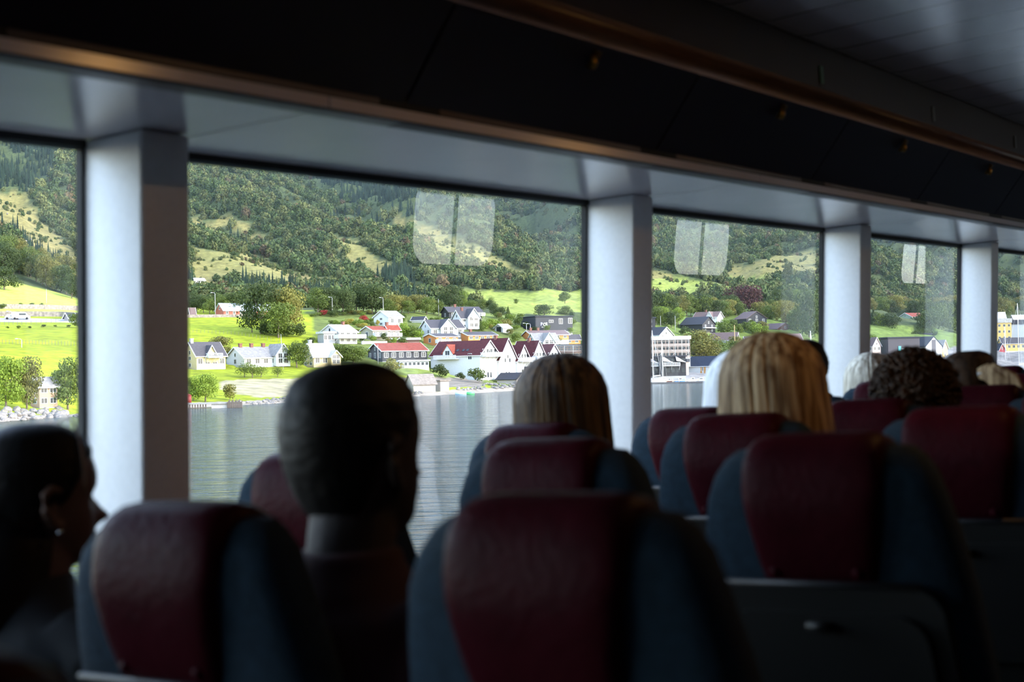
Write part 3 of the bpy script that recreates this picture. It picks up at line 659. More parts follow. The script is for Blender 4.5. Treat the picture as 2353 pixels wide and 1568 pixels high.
col[beach] = (np.array([.30, .25, .17])*(.6+.5*n1)+c_field*.35*n1)[beach]
sh = rel < 1.028; col[sh] = c_sand
hb = (rel < 1.16) & (PXG > 1440); col[hb] = (np.array([.20, .19, .18])*(.7+.5*n1))[hb]
gs = (PXG > 900) & (PXG < 1110) & (PYG > 868) & (PYG < 890); col[gs] = (c_sand*.7*(.7+.5*n1))[gs]
road = (PXG < 240) & (GD > 402) & (GD < 414); col[road] = [.35, .34, .35]
nx, nd = GX.shape
V = np.stack([WX, GD, Zs], -1).reshape(-1, 3)
ii, jj = np.meshgrid(np.arange(nx-1), np.arange(nd-1), indexing='ij'); a = (ii*nd+jj).ravel()
F = np.stack([a, a+nd, a+nd+1, a+1], -1)
def np_mesh(name, V, F, cols=None, smooth=True):
    me = bpy.data.meshes.new(name); k = F.shape[1]
    me.vertices.add(len(V)); me.vertices.foreach_set('co', V.astype(np.float32).ravel())
    me.loops.add(F.size); me.loops.foreach_set('vertex_index', F.astype(np.int32).ravel())
    me.polygons.add(len(F)); me.polygons.foreach_set('loop_start', np.arange(0, F.size, k, dtype=np.int32))
    me.polygons.foreach_set('loop_total', np.full(len(F), k, np.int32)); me.polygons.foreach_set('use_smooth', np.full(len(F), smooth))
    me.update(calc_edges=True)
    if cols is not None:
        at = me.color_attributes.new('cover', 'FLOAT_COLOR', 'POINT'); at.data.foreach_set('color', np.concatenate([cols, np.ones((len(cols), 1))], 1).astype(np.float32).ravel())
    return me
def attr_mat(name, nscale, amp, rough=.9, transl=0.0, bump=0, detail=5):
    m = bpy.data.materials.new(name); m.use_nodes = True; n = m.node_tree; b = n.nodes['Principled BSDF']; b.inputs['Roughness'].default_value = rough; b.inputs['Specular IOR Level'].default_value = .15
    at = n.nodes.new('ShaderNodeVertexColor'); at.layer_name = 'cover'
    t = n.nodes.new('ShaderNodeTexNoise'); t.inputs['Scale'].default_value = nscale; t.inputs['Detail'].default_value = detail
    tc = n.nodes.new('ShaderNodeTexCoord'); n.links.new(tc.outputs['Object'], t.inputs['Vector'])
    mr = n.nodes.new('ShaderNodeMapRange'); mr.inputs[1].default_value = .3; mr.inputs[2].default_value = .7; mr.inputs[3].default_value = 1-amp; mr.inputs[4].default_value = 1+amp
    n.links.new(t.outputs['Fac'], mr.inputs[0])
    mx = n.nodes.new('ShaderNodeVectorMath'); mx.operation = 'SCALE'; n.links.new(at.outputs[0], mx.inputs[0]); n.links.new(mr.outputs[0], mx.inputs['Scale'])
    n.links.new(mx.outputs[0], b.inputs['Base Color'])
    if bump:
        bp = n.nodes.new('ShaderNodeBump'); bp.inputs['Strength'].default_value = bump; bp.inputs['Distance'].default_value = 1.0
        n.links.new(t.outputs['Fac'], bp.inputs['Height']); n.links.new(bp.outputs[0], b.inputs['Normal'])
    return m
me = np_mesh('ground', V, F, col.reshape(-1, 3)); me.materials.append(attr_mat('grass_and_soil', .35, .32, .95, bump=.5))
land = bpy.data.objects.new('ground', me); COL.objects.link(land); land['kind'] = 'structure'
# ------------------------------------------------------------------ fjord water: a real, gently rippled surface
def water():
    m = bpy.data.materials.new('fjord_water'); m.use_nodes = True; n = m.node_tree; b = n.nodes['Principled BSDF']
    b.inputs['Base Color'].default_value = (.010, .020, .017, 1); b.inputs['Roughness'].default_value = .12; b.inputs['IOR'].default_value = 1.33; b.inputs['Specular IOR Level'].default_value = .25
    tc = n.nodes.new('ShaderNodeTexCoord'); prev = None
    for sx, sy, st, dist, rot in ((.09, .33, 1.0, 1.1, 6), (.4, 1.2, 1.0, .6, -8), (1.6, 4.5, .9, .12, 10)):
        mp = n.nodes.new('ShaderNodeMapping'); mp.inputs['Scale'].default_value = (sx, sy, 1); mp.inputs['Rotation'].default_value = (0, 0, R_(rot)); n.links.new(tc.outputs['Object'], mp.inputs[0])
        t = n.nodes.new('ShaderNodeTexNoise'); t.inputs['Scale'].default_value = 1; t.inputs['Detail'].default_value = 3; n.links.new(mp.outputs[0], t.inputs['Vector'])
        bp = n.nodes.new('ShaderNodeBump'); bp.inputs['Strength'].default_value = st; bp.inputs['Distance'].default_value = dist; n.links.new(t.outputs['Fac'], bp.inputs['Height'])
        if prev: n.links.new(prev.outputs[0], bp.inputs['Normal'])
        prev = bp
    n.links.new(prev.outputs[0], b.inputs['Normal'])
    me = bpy.data.meshes.new('water'); me.from_pydata([(-900, -400, 0), (1800, -400, 0), (2600, 2200, 0), (-900, 2200, 0)], [], [(0,1,2,3)]); me.materials.append(m)
    o = bpy.data.objects.new('water', me); COL.objects.link(o); o['kind'] = 'structure'
water()
# ------------------------------------------------------------------ trees
def ico(sub):
    bm = bmesh.new(); bmesh.ops.create_icosphere(bm, subdivisions=sub, radius=1); v = np.array([x.co[:] for x in bm.verts]); f = np.array([[q.index for q in p.verts] for p in bm.faces]); bm.free(); return v, f
def leafmat(name, c, var=.35):
    m = bpy.data.materials.new(name); m.use_nodes = True; n = m.node_tree; b = n.nodes['Principled BSDF']; b.inputs['Roughness'].default_value = .65; b.inputs['Specular IOR Level'].default_value = .25
    oi = n.nodes.new('ShaderNodeObjectInfo'); t = n.nodes.new('ShaderNodeTexNoise'); t.inputs['Scale'].default_value = 9; tc = n.nodes.new('ShaderNodeTexCoord'); n.links.new(tc.outputs['Object'], t.inputs['Vector'])
    ad = n.nodes.new('ShaderNodeMath'); ad.operation = 'MULTIPLY_ADD'; ad.inputs[1].default_value = .45; n.links.new(oi.outputs['Random'], ad.inputs[0]); n.links.new(t.outputs['Fac'], ad.inputs[2])
    r = n.nodes.new('ShaderNodeValToRGB'); r.color_ramp.elements[0].position = .35; r.color_ramp.elements[1].position = 1.0
    r.color_ramp.elements[0].color = (*[x*(1-var) for x in c], 1); r.color_ramp.elements[1].color = (min(1, c[0]*(1+var*1.3)), min(1, c[1]*(1+var)), c[2]*(1+var*.3), 1)
    n.links.new(ad.outputs[0], r.inputs[0]); n.links.new(r.outputs[0], b.inputs['Base Color'])
    tr = n.nodes.new('ShaderNodeBsdfTranslucent'); n.links.new(r.outputs[0], tr.inputs[0]); mx = n.nodes.new('ShaderNodeMixShader'); mx.inputs[0].default_value = .28
    o = n.nodes['Material Output']; n.links.new(b.outputs[0], mx.inputs[1]); n.links.new(tr.outputs[0], mx.inputs[2]); n.links.new(mx.outputs[0], o.inputs[0]); return m
LEAF = {'green': leafmat('leaves_green', (.080, .115, .022)), 'dark': leafmat('leaves_dark_green', (.040, .062, .017)), 'olive': leafmat('leaves_olive', (.135, .135, .034)),
        'light': leafmat('leaves_light_green', (.12, .18, .024)), 'copper': leafmat('leaves_copper', (.055, .022, .022)), 'spruce': leafmat('needles', (.025, .048, .022)),
        'gold': leafmat('leaves_yellow_green', (.22, .20, .035)), 'red': leafmat('leaves_red', (.30, .03, .03))}
M_bark = mat('bark', (.12, .09, .065), .9, nz=.4, nscale=8)
def crown_mesh(seed, n, leaf, shape='round', lobes=16):
    """leafy crown in a unit box (radius .5, height 0..1): leaf sprays scattered over lobes"""
    g = np.random.default_rng(seed); P = []; N = []
    if shape == 'cone':
        for i in range(n):
            h = 1-math.sqrt(g.random()); h = min(.99, max(0, h)); tier = (h*11) % 1; r = .5*(1-h)*(.62+.38*(1-tier))*math.sqrt(g.uniform(.45, 1)); t = g.uniform(0, 2*math.pi)
            P.append((r*math.cos(t), r*math.sin(t), .06+h*.94)); N.append((math.cos(t), math.sin(t), .35))
    else:
        L = []
        for i in range(lobes):
            t = g.uniform(0, 2*math.pi); h = g.uniform(.22, .80); rmax = .36*math.sin(math.pi*min(1, max(.12, h*.92+.10)))**.6; r = rmax*math.sqrt(g.random())
            L.append((r*math.cos(t), r*math.sin(t), h, g.uniform(.13, .22)))
        L.append((0, 0, .82, .17)); L.append((0, 0, .5, .3))
        w_ = np.array([l[3]**2 for l in L]); w_ /= w_.sum()
        for i in range(n):
            l = L[g.choice(len(L), p=w_)]; v = g.normal(size=3); v /= np.linalg.norm(v); q = l[3]*g.uniform(.78, 1.05)
            P.append((l[0]+v[0]*q, l[1]+v[1]*q, l[2]+v[2]*q*.85)); N.append(tuple(v))
    P = np.array(P); N = np.array(N)+g.normal(size=(n, 3))*.45; N /= np.linalg.norm(N, axis=1)[:, None]
    if shape != 'cone':
        P[:, 2] -= P[:, 2].min(); P[:, 2] = P[:, 2]/P[:, 2].max(); P[:, 2] = .10+P[:, 2]*.90
        P[:, :2] /= np.percentile(np.hypot(P[:, 0], P[:, 1]), 93)*2
    A = np.cross(N, g.normal(size=(n, 3))); A /= np.linalg.norm(A, axis=1)[:, None]; B = np.cross(N, A); s = leaf*g.uniform(.6, 1.3, size=(n, 1))
    V = np.stack([P-A*s, P-B*s*.7, P+A*s, P+B*s*.7], 1).reshape(-1, 3)
    return np_mesh('crown', V, np.arange(n*4).reshape(-1, 4), None, False)
CR = {'round': [crown_mesh(10+i, 3600, .026) for i in range(4)], 'airy': [crown_mesh(30+i, 1500, .026, lobes=22) for i in range(2)], 'cone': [crown_mesh(50+i, 2200, .030, 'cone') for i in range(2)],
      'bush': [crown_mesh(60+i, 1200, .045, lobes=9) for i in range(2)]}
def trunk_mesh():
    mb = MB(); mb.tube([(0, 0, -.12), (0, 0, .1), (.01, 0, .35), (0, .01, .62)], [.032, .026, .018, .006], 7)
    for i in range(5):
        t = i*1.35; mb.tube([(0, 0, .15+.07*i), (.12*math.cos(t), .12*math.sin(t), .30+.08*i), (.22*math.cos(t), .22*math.sin(t), .42+.08*i)], [.012, .008, .003], 5)
    return mb.mesh('trunk', M_bark)
TR = trunk_mesh(); TREE = {}
def tree(px, py, h, w, kind='green', shape='round', label='tree', group=None, name=None, D=None, sink=.0):
    if D is None: p, D = ground(px, py)
    else: p = wpt(px, py, D); p.z = gz(px, D)
    s = D/FPX; i = int(px*7+py*3) % len(CR[shape]); key = (shape, i, kind)
    if key not in TREE:
        me = CR[shape][i].copy(); me.materials.clear(); me.materials.append(LEAF[kind]); TREE[key] = me
    nm = name or {'round': 'broadleaf_tree', 'airy': 'small_tree', 'cone': 'spruce_tree', 'bush': 'shrub'}[shape]
    root = bpy.data.objects.new(nm, None); COL.objects.link(root); root.location = p-Vector((0, 0, sink*s*h)); root.scale = (w*s, w*s, h*s)
    root.rotation_euler = (0, 0, (px*13+py*7) % 628/100); tag(root, label, 'shrub' if shape == 'bush' else 'tree', group)
    c = bpy.data.objects.new('crown', TREE[key]); COL.objects.link(c); c.parent = root
    if shape != 'bush': t = bpy.data.objects.new('trunk', TR); COL.objects.link(t); t.parent = root
    return root
T = tree
T(14, 944, 126, 96, 'light', label='big light green tree above the boulders at the left picture edge')
T(62, 941, 122, 84, 'olive', label='olive tree with tan upper leaves between the light green tree and the brick house')
T(156, 943, 122, 92, 'green', label='wide grey-green tree hiding the right half of the brick house')
T(10, 668, 56, 66, 'dark', label='lone round tree on the sunlit pasture at the left picture edge')
T(172, 755, 34, 34, 'green', 'bush', 'dark shrub beside the pointed hut above the field')
T(600, 768, 126, 92, 'dark', label='tallest dark tree in front of the red barn')
T(664, 768, 112, 84, 'olive', label='yellowish birch right of the tallest dark tree')
T(640, 778, 84, 78, 'green', label='mid green tree below the yellowish birch')
T(579, 766, 62, 48, 'green', 'airy', 'thin pale-trunked tree left of the mid green tree')
T(508, 826, 54, 60, 'olive', label='olive tree between the yellow house and the long white house')
T(682, 846, 62, 56, 'green', label='green tree between the long white house and the small yellow house')
T(562, 868, 38, 46, 'green', 'airy', 'low apple tree, leftmost on the lawn before the long white house')
T(580, 870, 40, 42, 'green', 'airy', 'apple tree second from left on the lawn')
T(600, 868, 32, 32, 'green', 'airy', 'slim apple tree on the lawn, third from left')
T(638, 868, 28, 26, 'green', 'airy', 'smallest round apple tree, beside the flagpole')
T(472, 925, 66, 66, 'light', label='bright light green birches by the jetty, larger clump')
T(444, 922, 56, 44, 'light', label='light green tree touching the first pillar above the jetty')
T(530, 921, 38, 34, 'olive', 'bush', 'feathery willow bush right of the birches by the jetty')
T(780, 836, 46, 64, 'green', label='spreading tree right of the small yellow house')
T(812, 838, 42, 62, 'green', label='tree between the small yellow house and the black house')
T(830, 828, 30, 40, 'green', 'bush', 'shrub at the left end of the black house')
T(898, 866, 42, 50, 'olive', 'bush', 'olive bush in front of the black house veranda')
T(1014, 870, 32, 40, 'dark', 'bush', 'dark round bush against the white warehouse wall')
T(1060, 874, 18, 22, 'dark', 'bush', 'small dark bush between two larger ones by the warehouse')
T(1098, 880, 34, 40, 'green', 'bush', 'pale flowering bush at the warehouse corner')
T(1180, 862, 14, 46, 'gold', 'bush', 'low yellow-green shrub behind the small boathouse')
T(1187, 790, 24, 30, 'green', 'bush', 'green shrub behind the warehouse gables')
T(1272, 792, 20, 30, 'green', 'bush', 'shrub in front of the grey cross-gabled roof')
T(1037, 712, 58, 56, 'dark', label='large dark tree with a pale green right side above the dark roofed house')
T(1062, 712, 44, 30, 'light', label='pale green tree at the right flank of the large dark tree')
T(1136, 730, 34, 24, 'dark', label='dark tree right of the white villa')
T(1152, 732, 28, 26, 'dark', label='dark tree second right of the white villa')
T(1168, 733, 30, 20, 'green', 'cone', 'narrow tree at the right end of the trees by the villa', name='spruce_tree')
T(1250, 730, 32, 40, 'dark', label='dark round tree behind the big dark building')
T(1298, 727, 24, 36, 'green', label='grey-green tree on the field near the second pillar')
T(1298, 697, 28, 32, 'green', label='lone tree on the upper field near the second pillar')
T(1186, 700, 13, 12, 'green', label='tiny lone tree in the middle of the upper field')
T(1128, 700, 20, 18, 'green', 'airy', 'pale small tree at the left edge of the upper field')
T(1104, 757, 32, 20, 'dark', 'cone', 'dark spruce beside the white villa', name='spruce_tree')
T(1047, 771, 20, 18, 'copper', 'bush', 'reddish shrub in front of the white house with dark roof')
T(744, 727, 14, 18, 'red', 'bush', 'red shrub left of the hedge above the big balcony house')
T(838, 742, 16, 20, 'red', 'bush', 'red shrub left of the small white upper house')
T(868, 750, 14, 12, 'gold', 'bush', 'yellow shrub below the small white upper house')
T(1712, 728, 76, 84, 'copper', label='large copper beech behind the black houses')
T(1860, 790, 128, 66, 'dark', label='tall dark tree against the third pillar')
T(1806, 752, 62, 62, 'olive', label='olive tree between the copper beech and the tall dark tree')
T(1764, 742, 40, 44, 'green', label='green tree right of the copper beech')
T(1610, 835, 78, 92, 'olive', label='broad yellow-olive tree in front of the scaffolding')
T(1650, 832, 52, 54, 'green', label='smaller green tree right of the broad olive tree')
T(1572, 772, 22, 26, 'dark', 'bush', 'dark shrub at the foot of the black house with balcony')
T(2138, 790, 84, 62, 'dark', label='big dark green tree right of the green house')
T(2166, 775, 80, 56, 'green', label='tall green tree nearest the fourth pillar')
T(2040, 772, 52, 62, 'dark', label='dark tree clump left of the green house')
T(2008, 765, 60, 32, 'dark', 'cone', 'dark conifer beside the third pillar', name='spruce_tree')
T(2192, 800, 34, 26, 'gold', label='yellow-green tree behind the yellow gabled house')
ORDN = 'first second third fourth fifth sixth seventh eighth ninth tenth eleventh twelfth thirteenth fourteenth fifteenth sixteenth seventeenth eighteenth nineteenth twentieth'.split()
def belt(pts, n, h, w, kinds, label, group, shape='round', jy=4, seed=1, cat=None):
    r = random.Random(seed); tot = len(pts)-1
    for i in range(n):
        u = (i+.5)/n*tot; k = min(int(u), tot-1); t = u-k; x = pts[k][0]*(1-t)+pts[k+1][0]*t+r.uniform(-4, 4); y = pts[k][1]*(1-t)+pts[k+1][1]*t+r.uniform(-jy, jy)
        q = r.uniform(.8, 1.2); T(x, y, h*q, w*q*r.uniform(.9, 1.1), r.choice(kinds), shape if isinstance(shape, str) else r.choice(shape), label+', '+ORDN[i]+' from left' if i < len(ORDN) else label, group)
belt([(-30, 622), (60, 640), (120, 665), (185, 694)], 16, 66, 44, ['green', 'olive', 'dark'], 'front row tree of the wood above the left pasture', 'wood above the left pasture', seed=2)
belt([(-30, 600), (60, 612), (185, 655)], 12, 56, 40, ['green', 'olive'], 'back row tree of the wood above the left pasture', 'wood above the left pasture', seed=3)
belt([(435, 718), (560, 722)], 9, 46, 46, ['dark', 'green', 'green'], 'tree in the dark row behind the red barn', 'trees behind the red barn', seed=4)
belt([(722, 722), (875, 720)], 10, 58, 48, ['dark', 'dark', 'green'], 'tree in the dark clump left of the small white upper house', 'dark clump above the village', seed=5)
belt([(885, 722), (1015, 722)], 9, 38, 38, ['green', 'olive', 'green'], 'tree behind the village left of the dark roofed house', 'tree row behind the village', seed=6)
belt([(1078, 722), (1130, 715)], 4, 28, 26, ['green', 'dark'], 'low tree behind the dark roofed house', 'tree row behind the village', seed=7)
belt([(715, 728), (850, 722)], 14, 10, 18, ['green', 'olive', 'dark'], 'clipped shrub of the hedge above the balcony house', 'hedge above the balcony house', 'bush', 1.5, 8)
belt([(760, 748), (860, 752)], 12, 12, 20, ['green', 'gold', 'light'], 'garden shrub on the slope above the balcony house', 'garden shrubs above the balcony house', 'bush', 5, 9)
belt([(920, 768), (965, 780)], 8, 24, 28, ['green', 'light', 'dark'], 'garden tree between the red roofed house and the orange house', 'garden trees in the middle of the village', 'bush', 5, 10)
belt([(1110, 762), (1190, 745)], 9, 20, 22, ['green', 'olive', 'light'], 'garden shrub around the white garage', 'garden shrubs around the white garage', 'bush', 6, 11)
belt([(985, 742), (1045, 745)], 5, 12, 16, ['green', 'dark'], 'garden shrub above the white house with dark roof', 'garden shrubs above the dark roof', 'bush', 3, 12)
belt([(1485, 722), (1700, 732)], 20, 46, 40, ['green', 'dark', 'olive', 'green'], 'tree in the wood behind the black houses', 'wood behind the black houses', seed=13)
belt([(1482, 748), (1560, 752)], 8, 40, 34, ['green', 'dark', 'light'], 'tree above the pale terrace by the second pillar', 'trees above the pale terrace', seed=14)
belt([(1650, 770), (1720, 762), (1760, 768)], 10, 26, 32, ['light', 'green', 'olive'], 'bush between the black houses', 'bushes between the black houses', 'bush', 5, 15)
belt([(1690, 800), (1690, 820)], 4, 30, 34, ['green', 'olive'], 'tree behind the blonde head beside the wooden pole', 'trees by the wooden pole', 'bush', 5, 16)
belt([(1780, 722), (1885, 712)], 9, 52, 46, ['green', 'dark'], 'tree on the dark slope above the tall dark tree', 'trees above the tall dark tree', seed=17)
belt([(1998, 720), (2220, 728)], 16, 40, 42, ['green', 'olive', 'dark'], 'tree in the wood above the green house', 'wood above the green house', seed=18)
belt([(1998, 745), (2030, 750)], 3, 30, 26, ['green', 'olive'], 'tree low beside the third pillar', 'wood above the green house', seed=19)
belt([(2285, 728), (2420, 722)], 9, 42, 46, ['green', 'olive', 'dark'], 'tree behind the yellow tower at the right picture edge', 'trees behind the yellow tower', seed=20)
belt([(2100, 790), (2215, 800)], 7, 30, 28, ['dark', 'dark', 'green'], 'dark tree behind the white twin gable', 'dark trees behind the twin gable', seed=21)
belt([(0, 757), (170, 752)], 6, 6, 10, ['green', 'dark'], 'small shrub along the lane above the left field', 'shrubs along the lane', 'bush', 1, 22)
belt([(-8, 710), (110, 708)], 5, 11, 14, ['dark', 'green'], 'clipped dark bush along the churchyard wall', 'bushes along the stone wall', 'bush', 1, 23)
belt([(2100, 738), (2215, 745)], 9, 48, 44, ['dark', 'green', 'dark'], 'tree in the shaded wood right of the green house', 'shaded wood right of the green house', seed=31)
belt([(2110, 765), (2218, 770)], 8, 40, 40, ['dark', 'dark', 'green'], 'lower tree of the shaded wood right of the green house', 'shaded wood right of the green house', seed=32)
belt([(1996, 760), (2062, 772)], 7, 40, 36, ['dark', 'green'], 'tree in the dark clump left of the green house', 'dark clump left of the green house', seed=33)
belt([(1996, 800), (2040, 795)], 4, 26, 26, ['green', 'light'], 'bush below the dark clump beside the third pillar', 'bushes beside the third pillar', 'bush', 3, 34)
belt([(1740, 735), (1800, 730)], 5, 40, 36, ['green', 'olive'], 'tree right of the copper beech foot', 'wood behind the black houses', seed=35)
belt([(1830, 770), (1884, 776)], 5, 60, 44, ['dark', 'green'], 'tree beside the tall dark tree by the pillar', 'trees above the tall dark tree', seed=36)
belt([(700, 800), (720, 790)], 4, 14, 18, ['green', 'dark'], 'bush at the left corner of the balcony house', 'bushes by the balcony house', 'bush', 3, 37)
belt([(600, 770), (690, 776)], 8, 30, 36, ['green', 'dark'], 'undergrowth bush at the foot of the tallest dark tree', 'undergrowth of the tall tree group', 'bush', 4, 38)
_r = random.Random(77)
for _i in range(60):
    _x, _y = _r.uniform(730, 1330), _r.uniform(728, 800)
    if _y > 770 and _x > 1000: continue
    T(_x, _y, _r.uniform(9, 20), _r.uniform(12, 24), _r.choice(['green', 'dark', 'olive', 'green', 'light']), 'bush', 'small garden bush among the village houses', 'garden bushes among the village houses')
# the forest of the mountainside: nobody could count it
def forest():
    g = np.random.default_rng(5); v1, f1 = ico(1); v2, f2 = ico(2); out = {}
    def tpl(nq, q, seed):
        h = np.random.default_rng(seed); L = h.normal(size=(7, 3)); L /= np.linalg.norm(L, axis=1)[:, None]; L *= h.uniform(.15, .6, size=(7, 1)); rad = h.uniform(.38, .62, 7); L[0] = 0; rad[0] = .75
        k = h.integers(0, 7, nq); v = h.normal(size=(nq, 3)); v /= np.linalg.norm(v, axis=1)[:, None]; P = L[k]+v*rad[k][:, None]
        N = v+h.normal(size=(nq, 3))*.4; N /= np.linalg.norm(N, axis=1)[:, None]; A = np.cross(N, h.normal(size=(nq, 3))); A /= np.linalg.norm(A, axis=1)[:, None]; B = np.cross(N, A); s_ = q*h.uniform(.7, 1.3, size=(nq, 1))
        return np.stack([P-A*s_, P-B*s_*.8, P+A*s_, P+B*s_*.8], 1).reshape(-1, 3)
    n = 165000; px = g.uniform(-350, 2700, n); D = np.exp(g.uniform(math.log(560), math.log(2600), n))
    RXf = np.interp(px, xs, RX); X = RXf*D; Z0 = height_arr(px, D)
    xi = np.interp(px, xs, np.arange(len(xs))); di = np.interp(np.log(D), np.log(Ds), np.arange(len(Ds)))
    xi0 = xi.astype(int); di0 = di.astype(int)
    cl = clear[xi0, di0]; cn = con[xi0, di0]; nb = NB[xi0, di0]; nf = NF[xi0, di0]; Zt = Zs[xi0, di0]
    PX, PY = pix_arr(X, D, Zt)
    dens = np.clip(.62+nb*.55+nf*.3, .18, 1); dens = np.where(cl, np.where(nf > .05, .30, .06)*(PY < 665), dens); dens = np.where(cn, 1, dens)
    dens = np.where((D < 640) & (PX > 700), dens*.55, dens)
    dens = np.where(D > 1300, np.minimum(1, dens*1.15), dens)
    keep = (g.random(n) < dens) & (PY > 180) & (Z0 > 12)
    keep &= ~((PX < 235) & (D < 640)); keep &= PY < np.interp(PX, [0,230,430,700,1100,1220,1345,1480,1700,1880,2000,2400], [660,665,700,708,704,690,672,692,694,702,704,706])
    # conifers by zone
    res = {}
    def conetpl(seed):
        h = np.random.default_rng(seed); V = []; F = []
        for t_ in range(9):
            z0 = t_*.105; r0 = .5*(1-t_*.105)*h.uniform(.85, 1.1); b0 = len(V); m_ = 12
            for q in range(m_): a = q*2*math.pi/m_+t_; rq = r0*(1.0 if q % 2 else .6)*h.uniform(.8, 1.15); V.append((rq*math.cos(a), rq*math.sin(a), z0-.02*(q % 2)))
            V.append((0, 0, z0+.20)); F += [(b0+q, b0+(q+1) % m_, b0+m_) for q in range(m_)]
        return np.array(V), np.array(F)
    def inst_mat(name):
        m = bpy.data.materials.new(name); m.use_nodes = True; nn = m.node_tree; bb = nn.nodes['Principled BSDF']; bb.inputs['Roughness'].default_value = .75; bb.inputs['Specular IOR Level'].default_value = .15
        at = nn.nodes.new('ShaderNodeAttribute'); at.attribute_type = 'INSTANCER'; at.attribute_name = 'tint'
        t = nn.nodes.new('ShaderNodeTexNoise'); t.inputs['Scale'].default_value = 3.5; tc = nn.nodes.new('ShaderNodeTexCoord'); nn.links.new(tc.outputs['Object'], t.inputs['Vector'])
        mr = nn.nodes.new('ShaderNodeMapRange'); mr.inputs[1].default_value = .3; mr.inputs[2].default_value = .7; mr.inputs[3].default_value = .7; mr.inputs[4].default_value = 1.35; nn.links.new(t.outputs['Fac'], mr.inputs[0])
        mx = nn.nodes.new('ShaderNodeVectorMath'); mx.operation = 'SCALE'; nn.links.new(at.outputs['Color'], mx.inputs[0]); nn.links.new(mr.outputs[0], mx.inputs['Scale']); nn.links.new(mx.outputs[0], bb.inputs['Base Color'])
        tr = nn.nodes.new('ShaderNodeBsdfTranslucent'); nn.links.new(mx.outputs[0], tr.inputs[0]); ms = nn.nodes.new('ShaderNodeMixShader'); ms.inputs[0].default_value = .2
        nn.links.new(bb.outputs[0], ms.inputs[1]); nn.links.new(tr.outputs[0], ms.inputs[2]); nn.links.new(ms.outputs[0], nn.nodes['Material Output'].inputs[0]); return m
    for nm, sel in (('broad', keep & ~(cn | (nb < -.42))), ('cone', keep & (cn | (nb < -.42)))):
        idx = np.where(sel)[0]; k_ = len(idx); tc_ = bpy.data.collections.new('tree_shapes_'+nm); mt = inst_mat('forest_'+nm)
        for q in range(8 if nm == 'broad' else 4):
            if nm == 'broad': v = tpl(230, .165, 900+q); v = v*np.array([1, 1, 1.1])+np.array([0, 0, .85]); me = np_mesh('tree_shape', v, np.arange(len(v)).reshape(-1, 4), None, False)
            else: v, f = conetpl(900+q); me = np_mesh('tree_shape', v, f, None, False)
            me.materials.append(mt); tc_.objects.link(bpy.data.objects.new('tree_shape', me))
        Dk = D[idx]; size = g.uniform(1.4, 2.7, k_)*(.8+Dk/1600)*np.where(g.random(k_) < .25, 1.35, 1); size = np.where(cl[idx], size*.42, size)
        u = g.random(k_)[:, None]; br_ = g.uniform(.72, 1.28, k_)[:, None]
        if nm == 'broad':
            tint = np.where(u < .55, np.array([.060, .088, .028]), np.where(u < .955, np.array([.110, .125, .042]), np.array([.12, .09, .045]))); sc3 = np.stack([size, size, size*g.uniform(.9, 1.3, k_)], 1)
        else:
            tint = np.tile(np.array([.024, .044, .026]), (k_, 1)); sc3 = np.stack([size*.95, size*.95, size*g.uniform(2.4, 3.4, k_)], 1)
        tint = tint*br_*.85
        pm = bpy.data.meshes.new('forest_points'); pm.vertices.add(k_); pm.vertices.foreach_set('co', np.stack([X[idx], Dk, Zt[idx]-.4], 1).astype(np.float32).ravel())
        for an, ty, dat in (('scl', 'FLOAT_VECTOR', sc3), ('tint', 'FLOAT_COLOR', np.concatenate([tint, np.ones((k_, 1))], 1)), ('spin', 'FLOAT', g.uniform(0, 6.28, k_)), ('pick', 'INT', g.integers(0, 8, k_) % (8 if nm == 'broad' else 4))):
            at = pm.attributes.new(an, ty, 'POINT')
            at.data.foreach_set({'FLOAT_VECTOR': 'vector', 'FLOAT_COLOR': 'color'}.get(ty, 'value'), dat.astype(np.int32 if ty == 'INT' else np.float32).ravel())
        pm.update(); o = bpy.data.objects.new('hillside_forest' if nm == 'broad' else 'hillside_spruce_forest', pm); COL.objects.link(o)
        ng = bpy.data.node_groups.new('scatter_'+nm, 'GeometryNodeTree'); ng.interface.new_socket('Geometry', in_out='INPUT', socket_type='NodeSocketGeometry'); ng.interface.new_socket('Geometry', in_out='OUTPUT', socket_type='NodeSocketGeometry')
        N_ = ng.nodes; gi = N_.new('NodeGroupInput'); go = N_.new('NodeGroupOutput'); ip = N_.new('GeometryNodeInstanceOnPoints'); ci = N_.new('GeometryNodeCollectionInfo'); ci.inputs['Collection'].default_value = tc_; ci.inputs['Separate Children'].default_value = True
        def na(an, ty): q = N_.new('GeometryNodeInputNamedAttribute'); q.data_type = ty; q.inputs[0].default_value = an; return q.outputs[0]
        cx = N_.new('ShaderNodeCombineXYZ'); ng.links.new(na('spin', 'FLOAT'), cx.inputs[2])
        ng.links.new(gi.outputs[0], ip.inputs['Points']); ng.links.new(ci.outputs[0], ip.inputs['Instance']); ip.inputs['Pick Instance'].default_value = True
        ng.links.new(na('pick', 'INT'), ip.inputs['Instance Index']); ng.links.new(cx.outputs[0], ip.inputs['Rotation']); ng.links.new(na('scl', 'FLOAT_VECTOR'), ip.inputs['Scale']); ng.links.new(ip.outputs[0], go.inputs[0])
        md = o.modifiers.new('trees', 'NODES'); md.node_group = ng
        tag(o, 'mixed broadleaf forest covering the mountainside behind the village' if nm == 'broad' else 'dark blue-green spruce stands high on the mountainside', 'forest', None, 'stuff'); res[nm] = k_
    print('forest', res)
forest()
